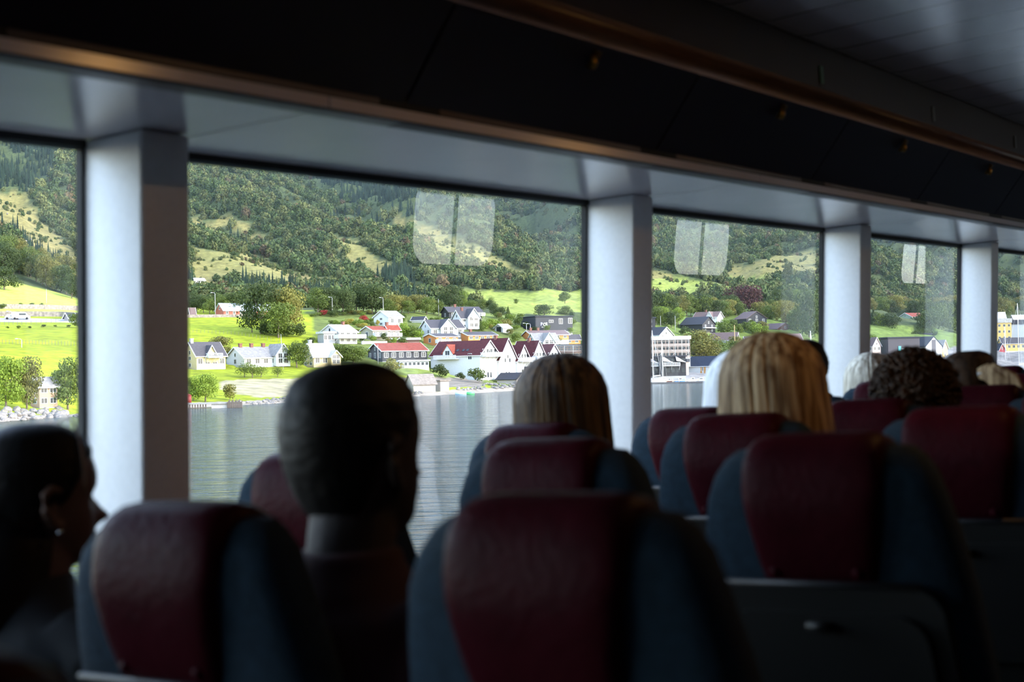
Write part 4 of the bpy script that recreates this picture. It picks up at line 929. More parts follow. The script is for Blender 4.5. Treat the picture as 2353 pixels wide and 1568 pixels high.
# sea haze over the far shore and the mountainside: a thin scattering volume standing where the air is
hz = MB().b2(-2600, 430, -5, 4200, 5200, 1500).build('haze', None)
hm = bpy.data.materials.new('haze'); hm.use_nodes = True; hn = hm.node_tree; hn.nodes.clear(); ho = hn.nodes.new('ShaderNodeOutputMaterial'); hv = hn.nodes.new('ShaderNodeVolumeScatter')
hv.inputs['Color'].default_value = (.62, .80, 1, 1); hv.inputs['Density'].default_value = .00005; hv.inputs['Anisotropy'].default_value = .2; hn.links.new(hv.outputs[0], ho.inputs['Volume'])
hz.data.materials.clear(); hz.data.materials.append(hm); tag(hz, 'thin blue haze hanging over the far shore and mountainside', 'haze', None, 'stuff')
# ------------------------------------------------------------------ buildings
C = {'white': (.53, .53, .525), 'cream': (.48, .38, .20), 'yellow': (.62, .43, .14), 'grey': (.30, .30, .31), 'black': (.022, .022, .026), 'brown': (.09, .045, .03), 'orange': (.50, .19, .05),
     'redwood': (.30, .075, .045), 'beige': (.36, .33, .24), 'pink': (.55, .42, .36), 'green': (.25, .33, .24), 'wood': (.30, .23, .19), 'greywood': (.28, .25, .24), 'palewood': (.38, .33, .30), 'brick': (.40, .26, .17),
     'maroon': (.25, .03, .04), 'blueish': (.32, .37, .43), 'charwood': (.06, .052, .058)}
def wallm(c): return planks('siding_'+c, C[c], tuple(x*.84 for x in C[c]), .22, 2, .75, .10, .06)
ROOFC = {'slate': (.065, .06, .065), 'dark': (.035, .037, .045), 'navy': (.022, .030, .050), 'red': (.20, .045, .028), 'maroon': (.060, .014, .016), 'grey': (.21, .20, .19), 'pale': (.42, .40, .37), 'metal': (.42, .48, .56), 'brown': (.13, .09, .085),
         'wornwood': (.20, .17, .145), 'white': (.52, .52, .53)}
def roofm(c): return mat('roof_'+c, ROOFC[c], .75, spec=.2, nz=.22 if c in ('grey', 'wornwood', 'red', 'maroon', 'pale') else .1, nscale=1.6, bump=.2, bscale=3)
M_frame = mat('white_frame', (.58, .58, .58), .5); M_dframe = mat('dark_frame', (.03, .03, .03), .5)
M_pane = mat('house_glass', (.02, .026, .032), .25, spec=.35); M_chim = mat('chimney_brick', (.16, .07, .05), .9); M_conc = mat('foundation', (.35, .34, .32), .9, nz=.1)
M_door = mat('orange_door', (.48, .24, .07), .6)
WIN = {}
def window(parent, M, w=1.1, h=1.2, cols=2, frame=None, door=None):
    frame = frame or M_frame; key = (round(w, 1), round(h, 1), cols, frame.name, door)
    if key not in WIN:
        t = .09; mb = MB()
        mb.b2(-w/2-t, -.06, -t, w/2+t, .03, 0).b2(-w/2-t, -.06, h, w/2+t, .03, h+t).b2(-w/2-t, -.06, 0, -w/2, .03, h).b2(w/2, -.06, 0, w/2+t, .03, h)
        for i in range(1, cols): x = -w/2+w*i/cols; mb.b2(x-.04, -.05, 0, x+.04, .03, h)
        fr = mb.mesh('window', frame); pn = MB().b2(-w/2, -.025, 0, w/2, .02, h).mesh('pane', M_door if door else M_pane); WIN[key] = (fr, pn)
    fr, pn = WIN[key]; o = bpy.data.objects.new('door' if door else 'window', fr); COL.objects.link(o); o.parent = parent; o.matrix_local = M
    q = bpy.data.objects.new('panel' if door else 'pane', pn); COL.objects.link(q); q.parent = o
def prism(mb, x0, x1, y0, y1, ze, zr, ov=.45, th=.18, axis='x', zt0=None):
    """gable roof as two slabs with thickness; axis = ridge direction"""
    def P(u, v, z): return (u, v, z) if axis == 'x' else (v, u, z)
    if axis == 'y': x0, x1, y0, y1 = y0, y1, x0, x1
    ym = (y0+y1)/2; sl = (zr-ze)/(ym-y0); a = x0-ov; b = x1+ov
    for (ya, s) in ((y0-ov, 1), (y1+ov, -1)):
        zl = ze-sl*ov
        mb.add([P(a, ya, zl), P(b, ya, zl), P(b, ym, zr), P(a, ym, zr), P(a, ya, zl+th), P(b, ya, zl+th), P(b, ym, zr+th), P(a, ym, zr+th)],
               [(0,1,2,3), (4,5,6,7), (0,1,5,4), (1,2,6,5), (2,3,7,6), (3,0,4,7)])
_gm = land.data; _gc = np.empty(len(_gm.vertices)*3); _gm.vertices.foreach_get('co', _gc); _gc = _gc.reshape(-1, 3)
def flatten(M, x0, x1, y0, y1, z):
    """level the ground under and just in front of a building"""
    c = np.array(M.translation); A = np.array(M.to_3x3())
    near_ = np.where((np.abs(_gc[:, 0]-c[0]) < 60) & (np.abs(_gc[:, 1]-c[1]) < 60))[0]; q = (_gc[near_]-c) @ A
    m = (q[:, 0] > x0) & (q[:, 0] < x1) & (q[:, 1] > y0) & (q[:, 1] < y1) & (_gc[near_, 2] > z-.1); _gc[near_[m], 2] = z-.12
def house(px, py, wf, wg, th, e, r, wall, roof, label, F=(3, 1), G=(1, 1), chim=(), cross=(), balc=(), flat=False, hip=0, frame=None, found=1.6, extra=None, name='house', cat='house', ww=1.15, grp=None, D=None, white_trim=True, doors=(), skip=None):
    """(px,py): picture position of the nearest bottom corner; wf/wg apparent widths of long and gable side; th>0 shows the left gable"""
    if D is None: D = gdist(px, py)
    p = wpt(px, py, D); s = D/FPX; beta = math.atan((px-CX)/FPX); t = R_(abs(th)); W = wf*s/math.cos(t); G_ = wg*s/math.sin(t) if wg else 8.0
    W = max(W, 1.0); E_ = e*s; H_ = r*s; rot = -beta+(t if th > 0 else -t)
    M = Matrix.Translation(p) @ Matrix.Rotation(rot, 4, 'Z'); x0, x1 = (0, W) if th > 0 else (-W, 0); y0, y1 = 0, G_
    root = empty(name, M, label, cat, grp); flatten(M, x0-1.5, x1+1.5, y0-4.5, y1+1.5, p.z); wm = wallm(wall); rm = roofm(roof)
    mb = MB(); ym = (y0+y1)/2
    if flat: mb.b2(x0, y0, 0, x1, y1, E_)
    else:
        mb.add([(x0,y0,0),(x1,y0,0),(x1,y1,0),(x0,y1,0),(x0,y0,E_),(x1,y0,E_),(x1,y1,E_),(x0,y1,E_),(x0,ym,H_),(x1,ym,H_)], [(0,1,2,3),(0,1,5,4),(2,3,7,6),(1,2,6,9,5),(3,0,4,8,7),(4,5,9,8),(6,7,8,9)])
    mb.build('walls', wm, root)
    MB().b2(x0+.02, y0+.02, -found-2, x1-.02, y1-.02, .25).build('foundation', M_conc, root)
    mb = MB()
    if flat: mb.b2(x0-.4, y0-.4, E_, x1+.4, y1+.4, max(E_+.3, H_))
    else: prism(mb, x0, x1, y0, y1, E_, H_)
    mb.build('roof', rm, root)
    if white_trim and not flat:                       # barge boards on both gable ends and eaves boards
        mb = MB(); sl = (H_-E_)/(ym-y0)
        for x in (x0-.47, x1+.47):
            for ya, yb in ((y0-.45, ym), (y1+.45, ym)): mb.add([(x-.05, ya, E_-sl*.45-.12), (x+.05, ya, E_-sl*.45-.12), (x+.05, yb, H_-.12), (x-.05, yb, H_-.12), (x-.05, ya, E_-sl*.45+.2), (x+.05, ya, E_-sl*.45+.2), (x+.05, yb, H_+.2), (x-.05, yb, H_+.2)],
               [(0,1,2,3), (4,5,6,7), (0,1,5,4), (1,2,6,5), (2,3,7,6), (3,0,4,7)])
        mb.b2(x0-.45, y0-.5, E_-sl*.45-.06, x1+.45, y0-.42, E_-sl*.45+.16)
        mb.build('barge_board', M_frame if wall != 'black' or roof == 'red' else M_dframe, root)
    fr = frame or (M_frame if wall not in ('brown',) else M_frame)
    def wins(n, rows, W0, face, h=E_):
        if not n: return
        gap = h/rows
        for j in range(rows):
            for i in range(n):
                u = (i+.5)/n
                if skip and (face, i, j) in skip: continue
                z = gap*j+gap*.38; hh = min(1.35, gap*.45); w_ = min(ww, W0/n*.62)
                if face == 'F': window(root, Matrix.Translation((x0+W*u, y0, z)), w_, hh, 2 if w_ > .8 else 1, fr)
                else:
                    x = x0 if th > 0 else x1
                    window(root, Matrix.Translation((x, y0+G_*(u if th < 0 else 1-u), z)) @ Matrix.Rotation(R_(-90 if th > 0 else 90), 4, 'Z'), w_, hh, 2 if w_ > .8 else 1, fr)
    wins(F[0], F[1], W, 'F'); wins(G[0], G[1], G_, 'G')
    if not flat and H_-E_ > 2.2:
        x = x0 if th > 0 else x1; window(root, Matrix.Translation((x, ym, E_+.3)) @ Matrix.Rotation(R_(-90 if th > 0 else 90), 4, 'Z'), .7, .9, 1, fr)
    for (u, hgt) in doors: window(root, Matrix.Translation((x0+W*u, y0-.01, .1)), .9, hgt, 1, M_frame, True)
    for u in chim:
        zc = H_; MB().b2(x0+W*u-.4, ym-.4, H_-.8, x0+W*u+.4, ym+.4, H_+1.0).b2(x0+W*u-.48, ym-.48, H_+.9, x0+W*u+.48, ym+.48, H_+1.1).build('chimney', M_chim if wall != 'cream' else M_conc, root)
    for (u, wpx, pr, apx, epx) in cross:              # gabled wing facing the viewer: centre, width, projection, apex height, eaves height
        cw = wpx*s/math.cos(t); xc = x0+W*u; ha = apx*s; he = epx*s; yb = ym
        mb = MB().add([(xc-cw/2,y0-pr,0 if pr > .5 else he*.5),(xc+cw/2,y0-pr,0 if pr > .5 else he*.5),(xc+cw/2,yb,E_*.5),(xc-cw/2,yb,E_*.5),(xc-cw/2,y0-pr,he),(xc+cw/2,y0-pr,he),(xc+cw/2,yb,he),(xc-cw/2,yb,he),(xc,y0-pr,ha),(xc,yb,ha)],
            [(0,1,5,8,4),(1,2,6,5),(3,0,4,7),(2,3,7,9,6),(0,1,2,3),(4,5,6,7)])
        wg_ = mb.build('gabled_wing', wm, root); mb = MB(); prism(mb, xc-cw/2, xc+cw/2, y0-pr, yb, he, ha, .4, .16, 'y'); mb.build('wing_roof', rm, wg_)
        mb = MB()
        for sg in (-1, 1):
            A = Vector((xc+sg*(cw/2+.4), y0-pr-.42, he-(ha-he)/(cw/2)*.4)); B = Vector((xc, y0-pr-.42, ha)); mb.add([A+Vector((0, -.05, -.12)), B+Vector((0, -.05, -.12)), B+Vector((0, -.05, .22)), A+Vector((0, -.05, .22)), A+Vector((0, .05, -.12)), B+Vector((0, .05, -.12)), B+Vector((0, .05, .22)), A+Vector((0, .05, .22))], [(0,1,2,3), (4,5,6,7), (0,1,5,4), (1,2,6,5), (2,3,7,6), (3,0,4,7)])
        mb.build('barge_board', M_frame, wg_)
        nn = 2 if cw > 3 else 1
        for i in range(nn): window(root, Matrix.Translation((xc+(i-(nn-1)/2)*cw*.4, y0-pr, he*.72 if pr > .5 else he*.85)), min(1.1, cw*.28), 1.15, 2, fr)
        if pr > .5: [window(root, Matrix.Translation((xc+(i-(nn-1)/2)*cw*.4, y0-pr, .9)), min(1.1, cw*.28), 1.2, 2, fr) for i in range(nn)]
    for (u0, u1, zpx, dep) in balc:
        z = zpx*s; xa_, xb_ = x0+W*u0, x0+W*u1; b = MB().b2(xa_, y0-dep, z-.18, xb_, y0, z).build('balcony', M_frame, root)
        mb = MB().b2(xa_, y0-dep-.03, z+.95, xb_, y0-dep+.05, z+1.05); nb_ = max(2, int((xb_-xa_)/.35))
        for i in range(nb_+1): x = xa_+(xb_-xa_)*i/nb_; mb.b2(x-.07, y0-dep-.02, z, x+.07, y0-dep+.02, z+1)
        mb.b2(xa_-.03, y0-dep, z, xa_+.03, y0, z+1.05).b2(xb_-.03, y0-dep, z, xb_+.03, y0, z+1.05); mb.build('railing', M_frame, b)
        mb = MB(); ns = max(2, int((xb_-xa_)/2.5))
        for i in range(ns+1): x = xa_+.1+(xb_-xa_-.2)*i/ns; mb.tube([(x, y0-dep+.1, z-.1), (x, y0, z-1.5)], .07, 4, smooth=False)
        mb.build('bracket', M_frame, b)
    if extra: extra(root, x0, x1, y0, y1, E_, H_, s)
    return root
Hh = house
# left window
Hh(91, 937, 40, 20, 30, 50, 68, 'brick', 'grey', 'tan brick house half hidden by trees above the boulders', F=(2, 2), G=(1, 2))
Hh(158, 737, 16, 10, 40, 8, 17, 'greywood', 'dark', 'small dark hut with a pointed roof above the left field', F=(1, 1), G=(0, 1), name='hut', cat='hut')
# second window, left to right
Hh(452, 849, 66, 30, 28, 32, 62, 'cream', 'slate', 'pale yellow house with dark roof, gable dormer and small balcony by the first pillar', F=(4, 1), G=(1, 2), chim=(.06,), cross=((.50, 24, .2, 54, 32),), balc=((.33, .80, 27, 1.6),))
Hh(562, 844, 98, 42, 28, 22, 46, 'white', 'grey', 'long white house with weathered grey roof, three chimneys and a dark wing roof', F=(5, 1), G=(1, 1), chim=(.12, .38, .66), cross=((.84, 33, 1.6, 52, 28),))
Hh(721, 844, 52, 24, 30, 26, 54, 'cream', 'pale', 'small yellow house with a very pale roof and a low bay on the right', F=(3, 1), G=(2, 2), chim=(.08,), cross=((.86, 22, 1.6, 37, 24),))
Hh(514, 727, 112, 18, 26, 14, 30, 'redwood', 'metal', 'long red barn with blue-grey metal roof behind the tallest dark tree', F=(7, 1), G=(0, 1), name='barn', cat='barn', white_trim=False, ww=.8)
Hh(780, 790, 41, 44, 42, 27, 44, 'white', 'white', 'white two-storey house with white roof and long wraparound balcony', F=(3, 2), G=(2, 2), chim=(.75,), balc=((-.3, 1.25, 13, 2.2),))
Hh(744, 789, 26, 14, 30, 22, 27, 'grey', 'white', 'grey glazed annex with flat white roof left of the balcony house', F=(3, 1), G=(0, 1), flat=True, name='annex', cat='house')
Hh(857, 781, 36, 27, 36, 22, 31, 'beige', 'red', 'beige house with low red roof and white balcony', F=(3, 1), G=(1, 1), balc=((0, 1, 8, 1.5),))
Hh(893, 782, 26, 12, 30, 24, 34, 'wood', 'red', 'taller half of the red roofed pair, right of the beige house', F=(2, 1), G=(0, 1), balc=((0, 1, 9, 1.5),), chim=(.1,))
Hh(893, 750, 33, 34, 45, 22, 36, 'white', 'grey', 'small white upper house with grey roof and veranda under the dark clump', F=(2, 1), G=(1, 2))
Hh(991, 776, 76, 26, 24, 22, 41, 'white', 'slate', 'white house with dark slate roof and a cross gable in the middle', F=(4, 1), G=(2, 1), cross=((.48, 34, 1.2, 42, 22),))
Hh(972, 741, 26, 8, -24, 6, 13, 'white', 'dark', 'tiny white garage with black roof above the slate roofed house', F=(0, 1), G=(1, 1), name='garage', cat='garage')
Hh(1060, 757, 40, 20, 30, 26, 44, 'white', 'slate', 'tall white villa with two gables and a bay', F=(3, 2), G=(1, 2), cross=((.62, 26, 1.4, 47, 28),), balc=((.5, .95, 26, 1.6),), chim=(.3,))
Hh(1032, 733, 76, 18, 20, 16, 28, 'black', 'slate', 'dark low house with slate roof behind the white villa', F=(4, 1), G=(1, 1), chim=(.3,), balc=((.75, 1.05, 7, 1.8),))
Hh(1003, 794, 50, 30, 35, 20, 27, 'orange', 'slate', 'orange house with low roof and white balcony, left of the pair', F=(3, 1), G=(1, 1), balc=((-.05, 1, 6, 1.7),))
Hh(1076, 785, 66, 28, 25, 14, 22, 'orange', 'slate', 'longer orange house with dark low roof, right of the pair', F=(5, 1), G=(0, 1), chim=(.3,))
Hh(902, 788, 62, 2, 8, 6, 11, 'brown', 'white', 'low brown carport with pale flat roof below the red roofed pair', F=(0, 1), G=(0, 1), flat=True, name='carport', cat='carport')
Hh(879, 831, 104, 34, 20, 24, 42, 'black', 'red', 'long black house with bright red roof and white windows', F=(6, 1), G=(3, 1), frame=M_frame, chim=())
Hh(918, 846, 68, 3, 10, 15, 18, 'grey', 'white', 'glazed veranda with pale roof in front of the black house', F=(7, 1), G=(0, 1), flat=True, name='veranda', cat='veranda', ww=1.6)
# white gabled warehouses
W5 = [(1104, 873, 116, 44, 58, 90, 'longest white warehouse with maroon roof and a small dormer, leftmost of the gabled row', (0, 1)),
      (1147, 872, 60, 42, 46, 94, 'white gabled warehouse with the highest peak, second in the row', (0, 1)),
      (1189, 866, 34, 30, 38, 72, 'white gabled warehouse with a low peak, third in the row', (0, 1)),
      (1222, 864, 48, 34, 40, 80, 'white gabled warehouse fourth in the row, with long balcony', (0, 1)),
      (1256, 862, 44, 36, 38, 70, 'white gabled warehouse at the right end of the row beside the scaffolding', (0, 1))]
def wh_extra(i):
    def f(root, x0, x1, y0, y1, E_, H_, s):
        G_ = y1-y0; ym = (y0+y1)/2; xr = x1
        if i in (0, 2, 3, 4):                                 # balcony across the sea gable
            z = E_*.93; dep = 2.0
            b = MB().b2(xr, y0+.2, z-.2, xr+dep, y1-.2, z).build('balcony', M_frame, root); mb = MB().b2(xr+dep-.05, y0+.2, z+.95, xr+dep+.05, y1-.2, z+1.08)
            n = int(G_/.45)
            for k in range(n+1): y = y0+.25+(G_-.5)*k/n; mb.b2(xr+dep-.03, y-.11, z, xr+dep+.03, y+.11, z+1)
            mb.b2(xr, y0+.17, z, xr+dep, y0+.23, z+1.05).b2(xr, y1-.23, z, xr+dep, y1-.17, z+1.05); mb.build('railing', M_frame, b)
            mb = MB()
            for k in range(5): y = y0+.5+(G_-1)*k/4; mb.tube([(xr+dep-.2, y, z-.15), (xr, y, z-2.0)], .09, 4, smooth=False)
            mb.build('bracket', M_frame, b)
            for k in range(4): window(root, Matrix.Translation((xr+.01, y0+G_*(.2+.2*k), z+.15)) @ Matrix.Rotation(R_(90), 4, 'Z'), 1.0, 1.9, 1)
        else:
            for y in (.35, .6): window(root, Matrix.Translation((xr+.01, y0+G_*y, E_*.85)) @ Matrix.Rotation(R_(90), 4, 'Z'), .8, 1.1, 1)
        for y in (.4, .55): window(root, Matrix.Translation((xr+.01, y0+G_*y, .6)) @ Matrix.Rotation(R_(90), 4, 'Z'), .8, 1.5, 1)
        if i == 0:
            W = x1-x0; xc = x0+W*.36; zb = E_-.8; cw = 3.4     # dormer with balcony
            d = MB().add([(xc-cw/2,y0-.3,zb),(xc+cw/2,y0-.3,zb),(xc+cw/2,ym,zb),(xc-cw/2,ym,zb),(xc-cw/2,y0-.3,E_+.8),(xc+cw/2,y0-.3,E_+.8),(xc+cw/2,ym,E_+.8),(xc-cw/2,ym,E_+.8),(xc,y0-.3,E_+3.0),(xc,ym,E_+3.0)], [(0,1,5,8,4),(1,2,6,5),(3,0,4,7),(0,1,2,3),(4,5,6,7)]).build('dormer', wallm('white'), root)
            mb = MB(); prism(mb, xc-cw/2, xc+cw/2, y0-.3, ym-1, E_+.8, E_+3.0, .3, .2, 'y'); mb.build('dormer_roof', roofm('red'), d)
            window(root, Matrix.Translation((xc, y0-.32, E_-.6)), 1.5, 1.9, 2)
            b = MB().b2(xc-4, y0-1.8, zb-.4, xc+4, y0, zb-.2).build('balcony', M_frame, root); mb = MB().b2(xc-4, y0-1.85, zb+.75, xc+4, y0-1.75, zb+.85)
            for k in range(24): x = xc-4+8*k/23; mb.b2(x-.08, y0-1.83, zb-.2, x+.08, y0-1.79, zb+.8)
            mb.build('railing', M_frame, b); window(root, Matrix.Translation((x0+W*.80, y0, E_*.82)), 1.2, 1.6, 2)
            for u in (.5, .62, .7): MB().box((x0+W*u, y0+1.4, E_+1.4), (.8, .9, .1), M=Matrix.Rotation(math.atan2(H_-E_, ym-y0), 3, 'X')).build('roof_window', M_pane, root)
    return f
for i, (px, py, wf, wg, e, r, lb, F) in enumerate(W5):
    Hh(px, py, wf, wg, -35, e, r, 'white', 'maroon', lb, F=(0, 1), G=(0, 1), D=gdist(1104, 873)+i*7.0, extra=wh_extra(i), name='warehouse', cat='warehouse', chim=(.55,) if i in (1, 3) else (), found=5)
Hh(950, 900, 51, 17, 22, 18, 38, 'palewood', 'wornwood', 'grey wooden boathouse with worn plank roof on the beach', F=(0, 1), G=(0, 1), name='boathouse', cat='boathouse', white_trim=False)
Hh(1012, 899, 20, 14, 40, 23, 25, 'greywood', 'wornwood', 'grey board shed beside the beach boathouse', F=(0, 1), G=(0, 1), flat=True, name='shed', cat='shed')
Hh(1187, 883, 45, 23, -32, 12, 25, 'palewood', 'dark', 'small boathouse with dark roof and pale gable in front of the warehouses', F=(0, 1), G=(1, 1), name='boathouse', cat='boathouse', white_trim=False)
Hh(1213, 880, 40, 8, 25, 14, 36, 'wood', 'dark', 'brown shed with dark roof beside the brown-haired head', F=(0, 1), G=(0, 1), name='shed', cat='shed', white_trim=False)
Hh(1156, 764, 18, 19, 40, 11, 19, 'white', 'pale', 'white garage with open dark door below the field', F=(0, 1), G=(0, 1), name='garage', cat='garage',
   extra=lambda root, x0, x1, y0, y1, E_, H_, s: window(root, Matrix.Translation((x0-.02, (y0+y1)/2, .05)) @ Matrix.Rotation(R_(-90), 4, 'Z'), (y1-y0)*.5, 1.9, 1, M_dframe))
def letters(root, x0, x1, y0, y1, E_, H_, s):
    for k, (ch, c) in enumerate((('P', (.28, .30, .62)), ('O', (.55, .60, .52)), ('S', (.45, .58, .58)))):
        cu = bpy.data.curves.new('letter', 'FONT'); cu.body = ch; cu.size = 1.7; cu.extrude = .04; cu.offset = .05; cu.materials.append(mat('letter_'+ch, c, .6))
        t0 = bpy.data.objects.new('t', cu); COL.objects.link(t0); bpy.context.view_layer.update(); me = bpy.data.meshes.new_from_object(t0.evaluated_get(bpy.context.evaluated_depsgraph_get())); bpy.data.objects.remove(t0); o = bpy.data.objects.new('letter', me); COL.objects.link(o); o.parent = root; o.matrix_local = Matrix.Translation((x0+(x1-x0)*.13+k*1.1, y0-.1, 2.2-.15*(k % 2))) @ Matrix.Rotation(R_(90), 4, 'X')
    MB().b2(x0+(x1-x0)*.16, y0-.08, 1.5, x0+(x1-x0)*.16+1.8, y0-.02, 1.7).build('sign_strip', M_frame, root)
Hh(1231, 762, 86, 34, 28, 34, 36, 'black', 'dark', 'big dark flat-roofed building with colourful letters on its wall', F=(0, 1), G=(0, 1), flat=True, name='community_hall', cat='building', extra=lambda *a: (letters(*a), [window(a[0], Matrix.Translation((a[1]+(a[2]-a[1])*u, a[3], z)), w_, h_, 2) for u, z, w_, h_ in ((.42, 3.4, 1.8, .9), (.68, 2.9, 1.5, 1.9), (.94, 3.0, 1.6, 2.0))]))
Hh(1222, 782, 86, 22, 24, 12, 22, 'orange', 'brown', 'long low house with brown roof and orange wall below the dark building', F=(5, 1), G=(0, 1), chim=(.1, .3))
Hh(1232, 800, 52, 20, 25, 16, 34, 'white', 'grey', 'grey cross-gabled roof of a white house above the gabled row', F=(2, 1), G=(1, 1), cross=((.5, 26, 1.5, 34, 14),))
Hh(1300, 792, 34, 8, 20, 12, 22, 'orange', 'slate', 'bright orange house cut by the second pillar', F=(2, 1), G=(0, 1))
# scaffolded blocks
def scaffold(px, py, wf, h, levels, label, D=None):
    D = D or gdist(px, py); s = D/FPX; W = wf*s; Hm = h*s; beta = math.atan((px-CX)/FPX); root = empty('scaffolding', Matrix.Translation(wpt(px, py, D)) @ Matrix.Rotation(-beta, 4, 'Z'), label, 'scaffolding'); n = max(3, int(W/2.5))
    mp = mat('scaffold_pipe', (.5, .5, .5), .4, .8); up = MB(); hz = MB(); bo = MB()
    for i in range(n+1):
        x = W*i/n; [up.b2(x-.05, y-.05, -2, x+.05, y+.05, Hm+1) for y in (-1.4, 0)]
    for j in range(levels+1):
        z = Hm*j/levels; hz.b2(0, -1.45, z+.95, W, -1.37, z+1.03).b2(0, -1.45, z+.5, W, -1.37, z+.57); bo.b2(0, -1.4, z-.06, W, -.1, z+.02)
    for i in range(0, n, 2): hz.tube([(W*i/n, -1.42, 0), (W*(i+1)/n, -1.42, Hm/levels)], .04, 4); hz.tube([(W*(i+1)/n, -1.42, Hm/levels), (W*i/n, -1.42, 2*Hm/levels)], .04, 4)
    up.build('upright', mp, root); hz.build('guard_rail', mp, root); bo.build('walk_board', mat('scaffold_board', (.5, .42, .34), .8), root)
Hh(1278, 842, 62, 6, 8, 46, 50, 'brown', 'dark', 'dark unfinished block behind scaffolding at the second pillar', F=(7, 3), G=(0, 1), flat=True, name='apartment_block', cat='building', frame=M_dframe)
scaffold(1278, 846, 60, 44, 4, 'scaffolding in front of the dark block left of the second pillar', gdist(1278, 842)-2.4)
Hh(1474, 824, 112, 4, 6, 42, 50, 'wood', 'pale', 'unfinished timber block with pale roof edge right of the second pillar', F=(12, 3), G=(0, 1), flat=True, name='apartment_block', cat='building', frame=M_dframe)
scaffold(1476, 826, 106, 40, 3, 'scaffolding in front of the unfinished timber block behind the yacht mast', gdist(1474, 824)-2.4)
def modern(root, x0, x1, y0, y1, E_, H_, s):
    mb = MB()
    for u in (.18, .5, .78): mb.add([(x0+(x1-x0)*u, y0-2.5, E_*.78), (x0+(x1-x0)*(u+.2), y0-2.5, E_*.70), (x0+(x1-x0)*(u+.2), y0, E_*.70), (x0+(x1-x0)*u, y0, E_*1.0), (x0+(x1-x0)*u, y0-2.5, E_*.84), (x0+(x1-x0)*(u+.2), y0-2.5, E_*.74), (x0+(x1-x0)*(u+.2), y0, E_*.74), (x0+(x1-x0)*u, y0, E_*1.06)], [(0,1,2,3), (4,5,6,7), (0,1,5,4), (1,2,6,5), (2,3,7,6), (3,0,4,7)])
    mb.build('canopy', mat('pale_canopy', (.5, .47, .46), .6), root)
    for u in (.16, .45): MB().b2(x0+(x1-x0)*u-.7, y0-2.6, 0, x0+(x1-x0)*u+.7, y0, E_*1.05).build('fin_wall', wallm('black'), root)
Hh(1470, 866, 106, 4, 6, 44, 47, 'black', 'dark', 'dark modern waterfront building with balcony behind the yacht', F=(9, 2), G=(0, 1), flat=True, name='waterfront_building', cat='building', balc=((0, .86, 24, 2.2),), frame=M_dframe, extra=modern, ww=2.2)
Hh(1577, 862, 19, 6, -15, 30, 37, 'wood', 'dark', 'narrow grey-brown timber tower at the end of the dark waterfront building', F=(1, 1), G=(0, 1), flat=True, name='timber_tower', cat='building')
Hh(1648, 859, 70, 26, -30, 19, 40, 'white', 'navy', 'white boathouse with dark blue roof and orange doors', F=(1, 1), G=(0, 1), doors=((.48, 2.6), (.60, 2.6), (.74, 2.6)), name='boathouse', cat='boathouse', skip=None,
   extra=lambda root, x0, x1, y0, y1, E_, H_, s: [window(root, Matrix.Translation((x1+.01, (y0+y1)/2+d, z)) @ Matrix.Rotation(R_(90), 4, 'Z'), .9, hh, 1, M_frame, True) for d, z, hh in ((0, E_+.3, 2.0), (0, .2, 2.1))])
Hh(1515, 778, 44, 32, -38, 8, 26, 'white', 'dark', 'white house with black roof and triangular glazed gable above the scaffolding', F=(2, 1), G=(2, 1))
Hh(1484, 762, 22, 4, 10, 30, 33, 'black', 'dark', 'dark flat block close to the second pillar above the black roof', F=(1, 2), G=(0, 1), flat=True)
Hh(1614, 765, 50, 30, -30, 20, 37, 'black', 'dark', 'black house with broad dark roof and small pale balcony', F=(0, 1), G=(2, 2), white_trim=False, extra=lambda root, x0, x1, y0, y1, E_, H_, s: MB().b2(x1, y0+.8, E_*.52, x1+1.3, y1-1, E_*.62).build('balcony', M_frame, root))
Hh(1648, 742, 54, 14, -20, 14, 26, 'white', 'brown', 'white house with dark brown roof behind the black house', F=(0, 1), G=(0, 1), cross=((.70, 16, .8, 26, 12),), chim=(.4,))
Hh(1716, 754, 28, 46, -58, 22, 38, 'black', 'brown', 'black house with weathered shallow roof under the copper beech', F=(0, 1), G=(3, 2), white_trim=False)
Hh(1786, 768, 40, 36, -45, 12, 25, 'brown', 'brown', 'dark red-brown house with low roof left of the tall dark tree', F=(1, 1), G=(2, 1), white_trim=False)
Hh(1692, 792, 58, 6, -15, 12, 28, 'grey', 'brown', 'house with brown shadowed roof behind the wooden pole', F=(0, 1), G=(0, 1))
Hh(1799, 798, 46, 14, 25, 12, 30, 'white', 'brown', 'white house with mottled brown roof just above the blonde hair', F=(2, 1), G=(1, 1), cross=((.10, 20, .8, 28, 12),))
Hh(1716, 808, 30, 10, 30, 14, 34, 'white', 'slate', 'white gable peeking left above the blonde hair', F=(0, 1), G=(1, 1))
Hh(1650, 830, 60, 6, -15, 20, 28, 'black', 'dark', 'dark roofed shed behind the white boathouse', F=(0, 1), G=(0, 1), name='shed', cat='shed')
Hh(1866, 586, 18, 3, 10, 5, 8, 'redwood', 'metal', 'small red barn on the sunlit ridge high above the village', F=(0, 1), G=(0, 1), name='barn', cat='barn')
Hh(440, 652, 30, 6, 20, 8, 13, 'white', 'metal', 'small grey roofed house high on the left slope by the first pillar', F=(3, 1), G=(0, 1))
Hh(438, 728, 10, 4, 20, 8, 20, 'white', 'brown', 'little white pavilion with brown roof beside the first pillar above the field', F=(0, 1), G=(0, 1), name='pavilion', cat='pavilion')
